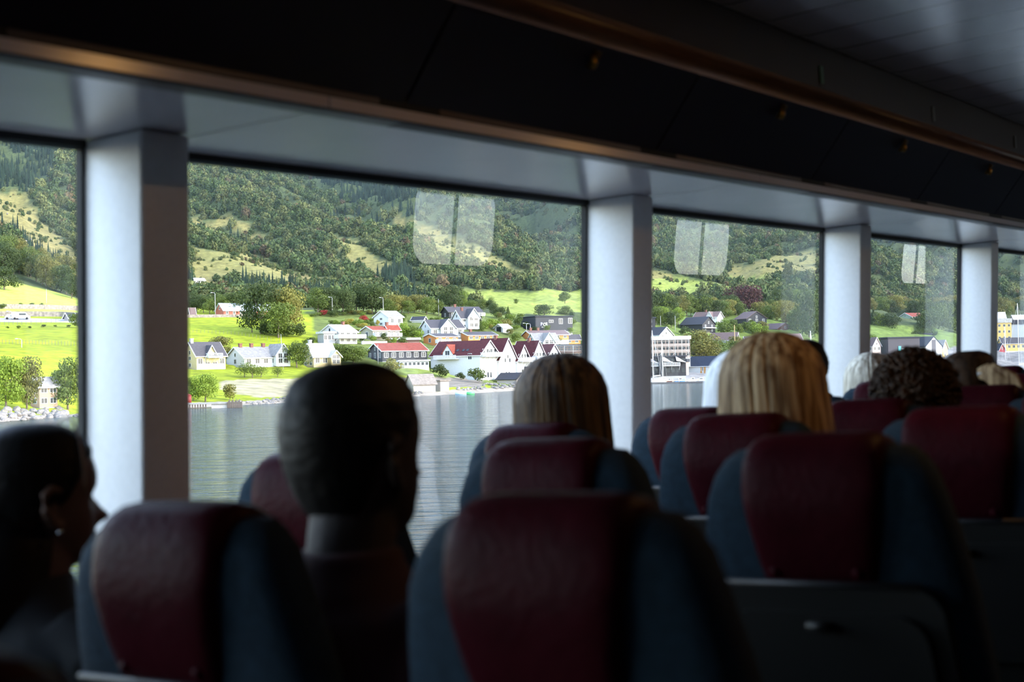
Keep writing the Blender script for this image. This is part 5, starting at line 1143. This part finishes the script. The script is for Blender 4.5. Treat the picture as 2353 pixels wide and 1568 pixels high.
# right windows
Hh(2096, 748, 30, 30, 45, 20, 29, 'green', 'red', 'pale green house with red roof on the slope', F=(2, 1), G=(0, 1), balc=((.1, 1, 6, 1.8),))
Hh(2018, 734, 26, 4, 20, 8, 14, 'white', 'red', 'red roof showing behind the dark clump left of the green house', F=(0, 1), G=(0, 1))
Hh(2016, 658, 8, 16, -60, 8, 15, 'white', 'grey', 'small white gable far up in the forest beside the third pillar', F=(0, 1), G=(1, 1))
Hh(2006, 828, 10, 18, -50, 34, 52, 'pink', 'brown', 'pinkish gabled house beside the third pillar', F=(1, 2), G=(2, 2))
Hh(2042, 832, 70, 18, 22, 54, 57, 'charwood', 'dark', 'dark slatted culture house with a small turquoise sign', F=(0, 1), G=(0, 1), flat=True, name='culture_house', cat='building',
   extra=lambda root, x0, x1, y0, y1, E_, H_, s: (MB().b2(x0+(x1-x0)*.32, y0-.25, E_*.45, x0+(x1-x0)*.40, y0, E_*.66).build('sign', mat('turquoise_sign', (.10, .50, .50), .5), root), MB().b2(x0+(x1-x0)*.42, y0-.2, E_*.52, x0+(x1-x0)*.66, y0, E_*.56).build('sign_strip', M_frame, root)))
Hh(2128, 830, 34, 36, -48, 34, 56, 'white', 'dark', 'white gabled house with dark roof and a dark central strip of cladding', F=(0, 1), G=(0, 1), white_trim=False,
   extra=lambda root, x0, x1, y0, y1, E_, H_, s: MB().b2(x1, (y0+y1)/2-1.3, 1, x1+.12, (y0+y1)/2+1.3, H_-1.6).build('dark_cladding', wallm('charwood'), root))
Hh(2166, 830, 26, 12, -25, 30, 48, 'yellow', 'grey', 'yellow house with grey roof right of the white twin gable', F=(2, 2), G=(1, 1))
Hh(2190, 800, 30, 10, -22, 14, 30, 'grey', 'grey', 'grey hipped roof behind the yellow gabled house', F=(0, 1), G=(0, 1))
Hh(2104, 790, 36, 4, 12, 22, 24, 'black', 'dark', 'black box house under the dark trees above the twin gable', F=(2, 1), G=(0, 1), flat=True)
Hh(2270, 785, 52, 6, 10, 42, 52, 'yellow', 'pale', 'yellow tower-like building with pale curved roof at the fourth pillar', F=(5, 3), G=(0, 1), flat=True, name='yellow_building', cat='building')
Hh(2322, 790, 90, 6, 10, 44, 54, 'blueish', 'dark', 'pale blue-white hall with dark roof at the right picture edge', F=(0, 1), G=(0, 1), flat=True, name='hall', cat='building')
Hh(2304, 822, 90, 10, 14, 32, 45, 'yellow', 'slate', 'long yellow and white harbour row with dark roof behind the right yacht', F=(9, 2), G=(1, 1), extra=lambda root, x0, x1, y0, y1, E_, H_, s: MB().b2(x0-.05, y0-.12, 0, x1, y0-.02, E_*.45).build('white_base', wallm('white'), root))
Hh(2296, 822, 10, 14, -50, 18, 32, 'maroon', 'dark', 'dark red gable left of the yellow harbour row', F=(0, 1), G=(0, 1))
Hh(2330, 748, 60, 8, 12, 14, 24, 'pink', 'pale', 'pinkish house with pale roof above the blue-white hall', F=(1, 1), G=(0, 1))
Hh(2276, 742, 34, 6, 12, 10, 24, 'white', 'pale', 'pale roof peeking above the yellow tower-like building', F=(0, 1), G=(0, 1))
# ------------------------------------------------------------------ poles, masts, boats, jetty, rocks, vehicles
def pole(px, py, h, label, lamp=True, wood=False, r=.09, cat='lamp post', name='lamp_post', lean=0, D=None, grp=None):
    D = D or gdist(px, py); s = D/FPX; H = h*s; p = wpt(px, py, D); root = empty(name, Matrix.Translation(p) @ Matrix.Rotation(R_(lean), 4, 'Y'), label, cat, grp)
    m = mat('grey_pole', (.42, .42, .43), .5, .3) if not wood else mat('tan_wood_pole', (.42, .26, .12), .8)
    MB().tube([(0, 0, -1.5), (0, 0, H)], [r*1.2, r*.8], 8).build('mast', m, root)
    if lamp:
        a = MB().tube([(0, 0, H), (-.2, -.1, H+.25), (-.9, -.3, H+.35)], .06, 6).build('arm', m, root); MB().ball((-1.1, -.35, H+.32), (.38, .2, .12), 10, 6).build('lamp_head', mat('white_lamp', (.7, .7, .7), .4), a)
    return root
pole(495, 729, 54, 'dark lamp post left of the red barn'); pole(764, 727, 42, 'pale lamp post left of the dark clump'); pole(881, 726, 40, 'lamp post right of the dark clump'); pole(27, 735, 17, 'short lamp post beside the white van')
pole(50, 799, 17, 'short lamp post in the lower left field', r=.07); pole(107, 698, 34, 'thin pole on the sunlit left pasture', lamp=False, cat='pole', name='utility_pole', r=.07)
pole(982, 708, 30, 'thin pole left of the large dark tree', lamp=False, cat='pole', name='utility_pole'); pole(1043, 712, 24, 'thin pole in front of the large dark tree', lamp=False, cat='pole', name='utility_pole')
pole(1008, 725, 38, 'flagpole with a small red flag behind the dark roofed house', lamp=False, cat='flagpole', name='flagpole', r=.06)
pole(651, 850, 82, 'white flagpole leaning in front of the long white house', lamp=False, cat='flagpole', name='flagpole', r=.06, lean=-3)
pole(868, 812, 0.1, 'x', lamp=False) if False else None
pole(869, 838, 46, 'white flagpole in front of the black house', lamp=False, cat='flagpole', name='flagpole', r=.06)
pole(1210, 760, 15, 'lamp post at the left front of the big dark building'); pole(1219, 760, 14, 'second lamp post at the left front of the big dark building'); pole(1286, 758, 16, 'lamp post at the middle of the big dark building')
pole(1518, 752, 26, 'grey pole in the trees right of the second pillar', lamp=False, cat='pole', name='utility_pole'); pole(1552, 762, 36, 'tall grey pole left of the black house', lamp=False, cat='pole', name='utility_pole')
pole(1689, 815, 68, 'tan wooden pole left of the blonde head', lamp=False, wood=True, cat='pole', name='utility_pole', r=.16)
pole(2086, 780, 24, 'white flagpole in front of the stone wall', lamp=False, cat='flagpole', name='flagpole'); pole(1998, 760, 32, 'thin pole beside the third pillar', lamp=False, cat='pole', name='utility_pole'); pole(2205, 812, 14, 'short white post right of the yellow gabled house', lamp=False, cat='post', name='post')
M_hull = mat('white_hull', (.80, .80, .80), .3); M_dhull = mat('dark_hull', (.02, .025, .05), .3)
def hull(mb, L, B, H, mi=0, z0=-.3):
    rs = []
    for i in range(13):
        u = i/12; bw = B/2*(1-(max(0, u-.45)/.55)**2.2)*(.86+.14*min(1, u*3)); bw = max(bw, .02); sh_ = H*(1+.22*u*u)
        rs.append([(-L/2+L*u, y*bw, z) for y, z in ((-1, sh_), (-.92, sh_*.45), (-.55, z0), (0, z0-.15), (.55, z0), (.92, sh_*.45), (1, sh_))])
    V = [v for r in rs for v in r]; F = [(i*7+k, i*7+k+1, (i+1)*7+k+1, (i+1)*7+k) for i in range(12) for k in range(6)]
    F += [tuple(range(7)), tuple(range(12*7, 12*7+7))[::-1]]+[(i*7, (i+1)*7, (i+1)*7+6, i*7+6) for i in range(12)]
    mb.add(V, F, False, mi)
def yacht(px, py, L, mast, label, D, rot=8, dark=False, boom=True):
    p = wpt(px, py, D); p.z = 0; s = D/FPX; root = empty('sailing_yacht', Matrix.Translation(p) @ Matrix.Rotation(R_(rot)+math.pi, 4, 'Z'), label, 'sailboat'); Lm = L*s
    mb = MB(); hull(mb, Lm, Lm*.28, 1.2); h = mb.build('hull', M_dhull if dark else M_hull, root)
    o = MB().b2(-Lm*.32, -Lm*.08, 1.2, Lm*.18, Lm*.08, 1.75).build('cabin', M_hull, root); bevel(o, .15, 3); MB().b2(-Lm*.25, -Lm*.082, 1.4, Lm*.12, Lm*.082, 1.6).build('cabin_window', M_pane, o)
    Hm = mast*s; mp = mat('white_mast', (.75, .75, .74), .35)
    MB().tube([(.05*Lm, 0, 1), (.05*Lm, 0, Hm)], .13, 8).build('mast', mp, root)
    mb = MB()
    for a in ((Lm*.5, 0, 1.4), (-Lm*.48, 0, 1.3), (0, Lm*.13, 1.2), (0, -Lm*.13, 1.2)): mb.tube([(.05*Lm, 0, Hm*.98), a], .025, 4)
    mb.tube([(.05*Lm, -Lm*.1, Hm*.6), (.05*Lm, Lm*.1, Hm*.6)], .04, 5); mb.build('rigging', mp, root)
    if boom: MB().tube([(.04*Lm, 0, 2.4), (-Lm*.35, 0, 2.6)], [.22, .14], 10).build('furled_sail', mat('cream_sail', (.72, .68, .60), .8), root)
    mb = MB(); mb.tube([(-Lm*.48, -.8, 1.9), (Lm*.46, 0, 2.1)], .02, 4); [mb.tube([(x, -.7, 1.2), (x, -.7, 1.95)], .02, 4) for x in np.linspace(-Lm*.45, Lm*.3, 6)]; mb.build('rail', mp, root)
    return root
DY = gdist(1500, 882)-6
yacht(1503, 876, 44, 122, 'white yacht with a tall mast moored right of the second pillar', DY, 6)
yacht(1524, 874, 22, 92, 'smaller yacht with a leaning mast behind the white yacht', DY+14, 25, boom=False)
yacht(1866, 858, 26, 104, 'yacht behind the blonde head, only its mast showing by the third pillar', gdist(1866, 856)-10, 10, boom=False)
DR = gdist(2335, 846)-6
yacht(2345, 838, 70, 150, 'dark-hulled yacht with a tall white mast at the right picture edge', DR, 4, dark=True)
yacht(2312, 832, 24, 96, 'small yacht with a dark mast left of the dark-hulled yacht', DR+20, 4, dark=True, boom=False)
def motorboat(px, D, L, label, c=None, rot=5, sail=None, z=0):
    p = wpt(px, 860, D); p.z = z; s = D/FPX; root = empty('motorboat', Matrix.Translation(p) @ Matrix.Rotation(R_(rot), 4, 'Z'), label, 'boat'); Lm = L*s; mb = MB(); hull(mb, Lm, Lm*.32, .75); mb.build('hull', c or M_hull, root)
    o = MB().b2(-Lm*.2, -Lm*.1, .7, Lm*.15, Lm*.1, 1.5).build('wheelhouse', M_hull, root); bevel(o, .1, 2); MB().b2(-Lm*.16, -Lm*.102, 1.0, Lm*.11, Lm*.102, 1.3).build('windscreen', M_pane, o)
motorboat(1563, DY+16, 26, 'white motorboat with a blue cover at the marina', mat('blue_cover', (.08, .25, .55), .6)); motorboat(1592, DY+18, 24, 'white motorboat at the marina in front of the white boathouse'); motorboat(1612, DY+10, 26, 'sleek white motorboat nearest the white shape at the marina', rot=-12); motorboat(1538, DY+8, 14, 'little red boat between the yachts', mat('red_boat', (.45, .05, .06), .4))
motorboat(1992, 640, 22, 'white motorboat beside the third pillar', rot=20); motorboat(2170, 690, 24, 'white wheelhouse boat above the curly hair, red waterline', mat('red_white_hull', (.75, .74, .72), .4), 30); motorboat(2302, DR+6, 18, 'low motorboat at the foot of the fourth pillar', rot=0)
motorboat(2200, 690, 14, 'small pale boat beside the wheelhouse boat')
# marina pontoon and quay
def slab(name, pts, z0, z1, m, label, cat, parts=None):
    n = len(pts); P = [(p.x, p.y, z0) for p in pts]+[(p.x, p.y, z1) for p in pts]
    return tag(MB().add(P, [tuple(range(n)), tuple(range(n, 2*n))[::-1]]+[(i, (i+1) % n, n+(i+1) % n, n+i) for i in range(n)]).build(name, m), label, cat)
def xy(px, D): v = wpt(px, 850, D); v.z = 0; return v
slab('marina_pontoon', [xy(1440, DY-10), xy(1640, DY-6), xy(1640, DY-3), xy(1440, DY-7)], -.3, .45, mat('dark_pontoon', (.05, .05, .055), .8), 'long dark pontoon in the water in front of the yachts', 'pontoon')
r = empty('timber_jetty', xy(1530, DY+6), 'low pale timber jetty crowded with boats behind the yachts', 'jetty')
MB().b2(0, 0, .55, 17, 2.5, .8).build('deck', mat('pale_timber', (.5, .40, .28), .85, nz=.2, nscale=2), r)
for k in range(9): MB().b2(k*2.1-.02, .1, -1, k*2.1+.22, .35, 1.3).build('pile', mat('pale_timber', (.5, .40, .28), .85), r)
slab('quay', [xy(1950, 618), xy(2420, 712), xy(2420, 735), xy(1950, 632)], -.5, 1.3, M_conc, 'stone quay along the right harbour front', 'quay')
# jetty with piles by the first pillar
D0 = gdist(470, 944); r = empty('plank_jetty', wpt(428, 938, D0-6), 'grey concrete and timber jetty below the light green birches', 'jetty')
r.location.z = 0; s = D0/FPX
MB().b2(-4, 0, .75, 126*s, 3.2, 1.05).build('deck', mat('grey_planks', (.28, .26, .24), .9, nz=.2, nscale=1), r); MB().b2(56*s, .3, -1, 92*s, 2.5, .75).build('concrete_base', mat('pale_concrete', (.50, .45, .40), .9, nz=.1), r)
for k in range(14): MB().b2((92+k*2.5)*s, -.15, -1, (92+k*2.5)*s+.14, .1, 1.1+.25*(k % 3)).build('pile', mat('pile_wood', (.13, .10, .08), .9), r)
for k in range(8): MB().b2((0+k*6)*s, .1, -1, (0+k*6)*s+.2, .35, .8).build('pile', mat('pile_wood', (.13, .10, .08), .9), r)
t_ = MB().tube([(0, 0, 0), (0, 0, 1.75)], .75, 20).tube([(0, 0, 1.75), (0, 0, 2.1)], [.8, .2], 20).build('red_tank', mat('red_paint', (.22, .02, .014), .6), None, Matrix.Translation(wpt(431, 930, D0)))
tag(t_, 'round red hut or tank on the jetty beside the first pillar', 'tank')
# boulders of the shore: each one a stone of its own
M_rock = mat('pale_boulder', (.20, .18, .16), .9, nz=.3, nscale=2, bump=.6, bscale=2); M_rock2 = mat('grey_boulder', (.14, .13, .12), .9, nz=.3, nscale=2, bump=.6, bscale=2)
vv, ff = ico(2); ROCKS = []
for k in range(8):
    g = np.random.default_rng(200+k); v = vv*(1+g.normal(size=(len(vv), 1))*.05)
    for q in range(7): d = g.normal(size=3); d /= np.linalg.norm(d); h = g.uniform(.62, .85); v = v-np.maximum(0, (v@d)-h)[:, None]*d
    ROCKS.append((np_mesh('boulder', v, ff, None, False), np_mesh('boulder', v, ff, None, False))); ROCKS[-1][0].materials.append(M_rock); ROCKS[-1][1].materials.append(M_rock2)
def rocks(pts, n, sz, m, label, grp, jy, seed):
    r = random.Random(seed); tot = len(pts)-1
    for i in range(n):
        u = r.random()*tot; k = min(int(u), tot-1); t = u-k; x = pts[k][0]*(1-t)+pts[k+1][0]*t; y = pts[k][1]*(1-t)+pts[k+1][1]*t+r.uniform(-jy, jy); p, D = ground(x, y)
        o = bpy.data.objects.new('boulder', ROCKS[r.randrange(8)][m]); COL.objects.link(o); q = sz*r.uniform(.5, 1.35); o.location = p+Vector((0, 0, q*.25)); o.scale = (q*r.uniform(.9, 1.4), q, q*r.uniform(.65, .95)); o.rotation_euler = (r.uniform(-.3, .3), r.uniform(-.3, .3), r.uniform(0, 6)); tag(o, label, 'boulder', grp)
rocks([(-30, 957), (60, 958), (130, 953), (150, 955)], 90, .62, 0, 'pale boulder in the heap on the shore at the left picture edge', 'pale boulders on the left shore', 13, 1)
rocks([(120, 956), (185, 962)], 24, .40, 1, 'small dark stone along the shore left of the first pillar', 'dark stones by the first pillar', 6, 2)
rocks([(548, 926), (590, 929), (640, 926)], 24, .42, 0, 'grey stone on the beach right of the jetty', 'stones beside the jetty', 3, 3)
rocks([(610, 925), (690, 917)], 28, .55, 1, 'dark boulder of the breakwater left of the short-haired head', 'breakwater boulders', 5, 4)
rocks([(1045, 896), (1090, 897)], 14, .5, 0, 'stone in the short row near the floating raft', 'stones near the raft', 2, 5)
rocks([(1090, 893), (1210, 886)], 50, .6, 1, 'dark boulder in the sea wall below the lawn', 'sea wall boulders', 5, 6)
rocks([(942, 905), (975, 908)], 10, .4, 1, 'stone at the foot of the beach boathouse', 'stones by the boathouse', 4, 7)
rocks([(1110, 884), (1205, 880)], 8, .35, 0, 'small white stone edging the lawn', 'white edging stones', .6, 8)
rocks([(2066, 754), (2108, 756)], 30, .8, 0, 'stone of the rubble wall below the green house', 'rubble wall below the green house', 6, 9)
rocks([(430, 590), (660, 640)], 10, .6, 0, 'scattered pale rock on the dry hillside pasture', 'rocks on the hillside pasture', 22, 10)
rocks([(0, 470), (90, 590)], 12, .8, 0, 'scattered pale rock on the left hillside clearing', 'rocks on the left clearing', 35, 11)
# floating raft, white van, car
D1 = gdist(1040, 905)-4; r = empty('swim_raft', xy(1045, D1), 'inflatable raft, pale blue and green, floating off the beach', 'raft'); s = D1/FPX
MB().tube([(0, 0, .2), (26*s, 0, .2)], .38, 10).build('blue_tube', mat('pale_blue_vinyl', (.45, .65, .75), .4), r); MB().tube([(26*s, 0, .2), (44*s, .3, .2)], .38, 10).build('green_tube', mat('green_vinyl', (.10, .55, .15), .4), r)
def vehicle(px, py, L, label, van=True, color=(.8, .8, .8)):
    p, D = ground(px, py); beta = math.atan((px-CX)/FPX); root = empty('van' if van else 'car', Matrix.Translation(p) @ Matrix.Rotation(-beta, 4, 'Z'), label, 'van' if van else 'car'); h = 2.1 if van else 1.45
    P = [(-L/2, .35), (L/2, .35), (L/2, .95 if van else .8), (L*.40, 1.1 if van else .85), (L*.27, h-.1), (L*.2, h), (-L*.48, h) if van else (-L*.28, h), (-L/2, h*.85) if van else (-L*.45, .9)]
    n = len(P); mb = MB().add([(x, -.9, z) for x, z in P]+[(x, .9, z) for x, z in P], [tuple(range(n)), tuple(range(n, 2*n))[::-1]]+[(i, (i+1) % n, n+(i+1) % n, n+i) for i in range(n)])
    o = mb.build('body', mat('car_paint_%d' % (color[2]*100), color, .25), root); bevel(o, .08, 3)
    MB().b2(-L*.1, -.92, h*.58, L*.27, .92, h*.85).build('side_window', M_pane, root)
    for x in (-L*.32, L*.32):
        for y in (-.85, .85): MB().tube([(x, y-.1, .34), (x, y+.1, .34)], .34, 16).build('wheel', M_black, root)
vehicle(48, 735, 5.2, 'white van parked on the lane above the left field'); vehicle(28, 735, 4.3, 'pale car behind the white van on the lane', False, (.6, .65, .7))
vehicle(2305, 822, 5.0, 'white van parked in front of the yellow harbour row')
# dry-stone terrace wall on the left slope
def wallrun(pts, h, th, m, name, label, cat):
    mb = MB(); G = [ground(x, y)[0] for x, y in pts]
    for a, b in zip(G[:-1], G[1:]):
        d = (b-a); n_ = Vector((-d.y, d.x, 0)).normalized()*th
        mb.add([a-Vector((0,0,.5)), b-Vector((0,0,.5)), b-Vector((0,0,.5))+n_, a-Vector((0,0,.5))+n_, a+Vector((0,0,h)), b+Vector((0,0,h)), b+n_+Vector((0,0,h)), a+n_+Vector((0,0,h))], [(0,1,2,3), (4,5,6,7), (0,1,5,4), (1,2,6,5), (2,3,7,6), (3,0,4,7)])
    return tag(mb.build(name, m), label, cat)
M_stone = mat('dry_stone', (.20, .17, .145), .95, nz=.4, nscale=1.5, bump=.8, bscale=2)
wallrun([(-40, 711), (60, 711), (120, 712), (180, 714)], 1.6, .6, M_stone, 'stone_wall', 'upper dry-stone wall across the left slope', 'wall')
wallrun([(-40, 728), (60, 728), (140, 728), (180, 731)], 1.5, .6, M_stone, 'stone_wall', 'lower dry-stone wall behind the white van', 'wall')
wallrun([(832, 791), (890, 791)], .9, .5, M_frame, 'garden_wall', 'long low white wall below the balcony house and red roofed pair', 'wall')
wallrun([(430, 731), (520, 730), (620, 731)], 1.0, .5, M_stone, 'stone_wall', 'dark low wall along the road before the red barn', 'wall')
def fence(pts, n, label):
    G = [ground(x, y)[0] for x, y in pts]; root = empty('wire_fence', G[0], label, 'fence'); inv = Matrix.Translation(-G[0]); m = mat('fence_wood', (.14, .12, .10), .9); me = MB().b2(-.035, -.035, -.3, .035, .035, 1.1).mesh('post', m)
    for i in range(n+1):
        u = i/n*(len(G)-1); k = min(int(u), len(G)-2); p = G[k].lerp(G[k+1], u-k); q = pix(p); p.z = gz(q[0], p.y); o = bpy.data.objects.new('post', me); COL.objects.link(o); o.parent = root; o.location = p-G[0]
fence([(-10, 792), (90, 792), (185, 797)], 26, 'row of fence posts across the left field'); fence([(-10, 748), (60, 747), (140, 742)], 14, 'row of fence posts below the lane on the left'); fence([(435, 765), (540, 770), (640, 788)], 24, 'row of fence posts across the field below the barn')

_gm.vertices.foreach_set('co', _gc.ravel()); _gm.update()
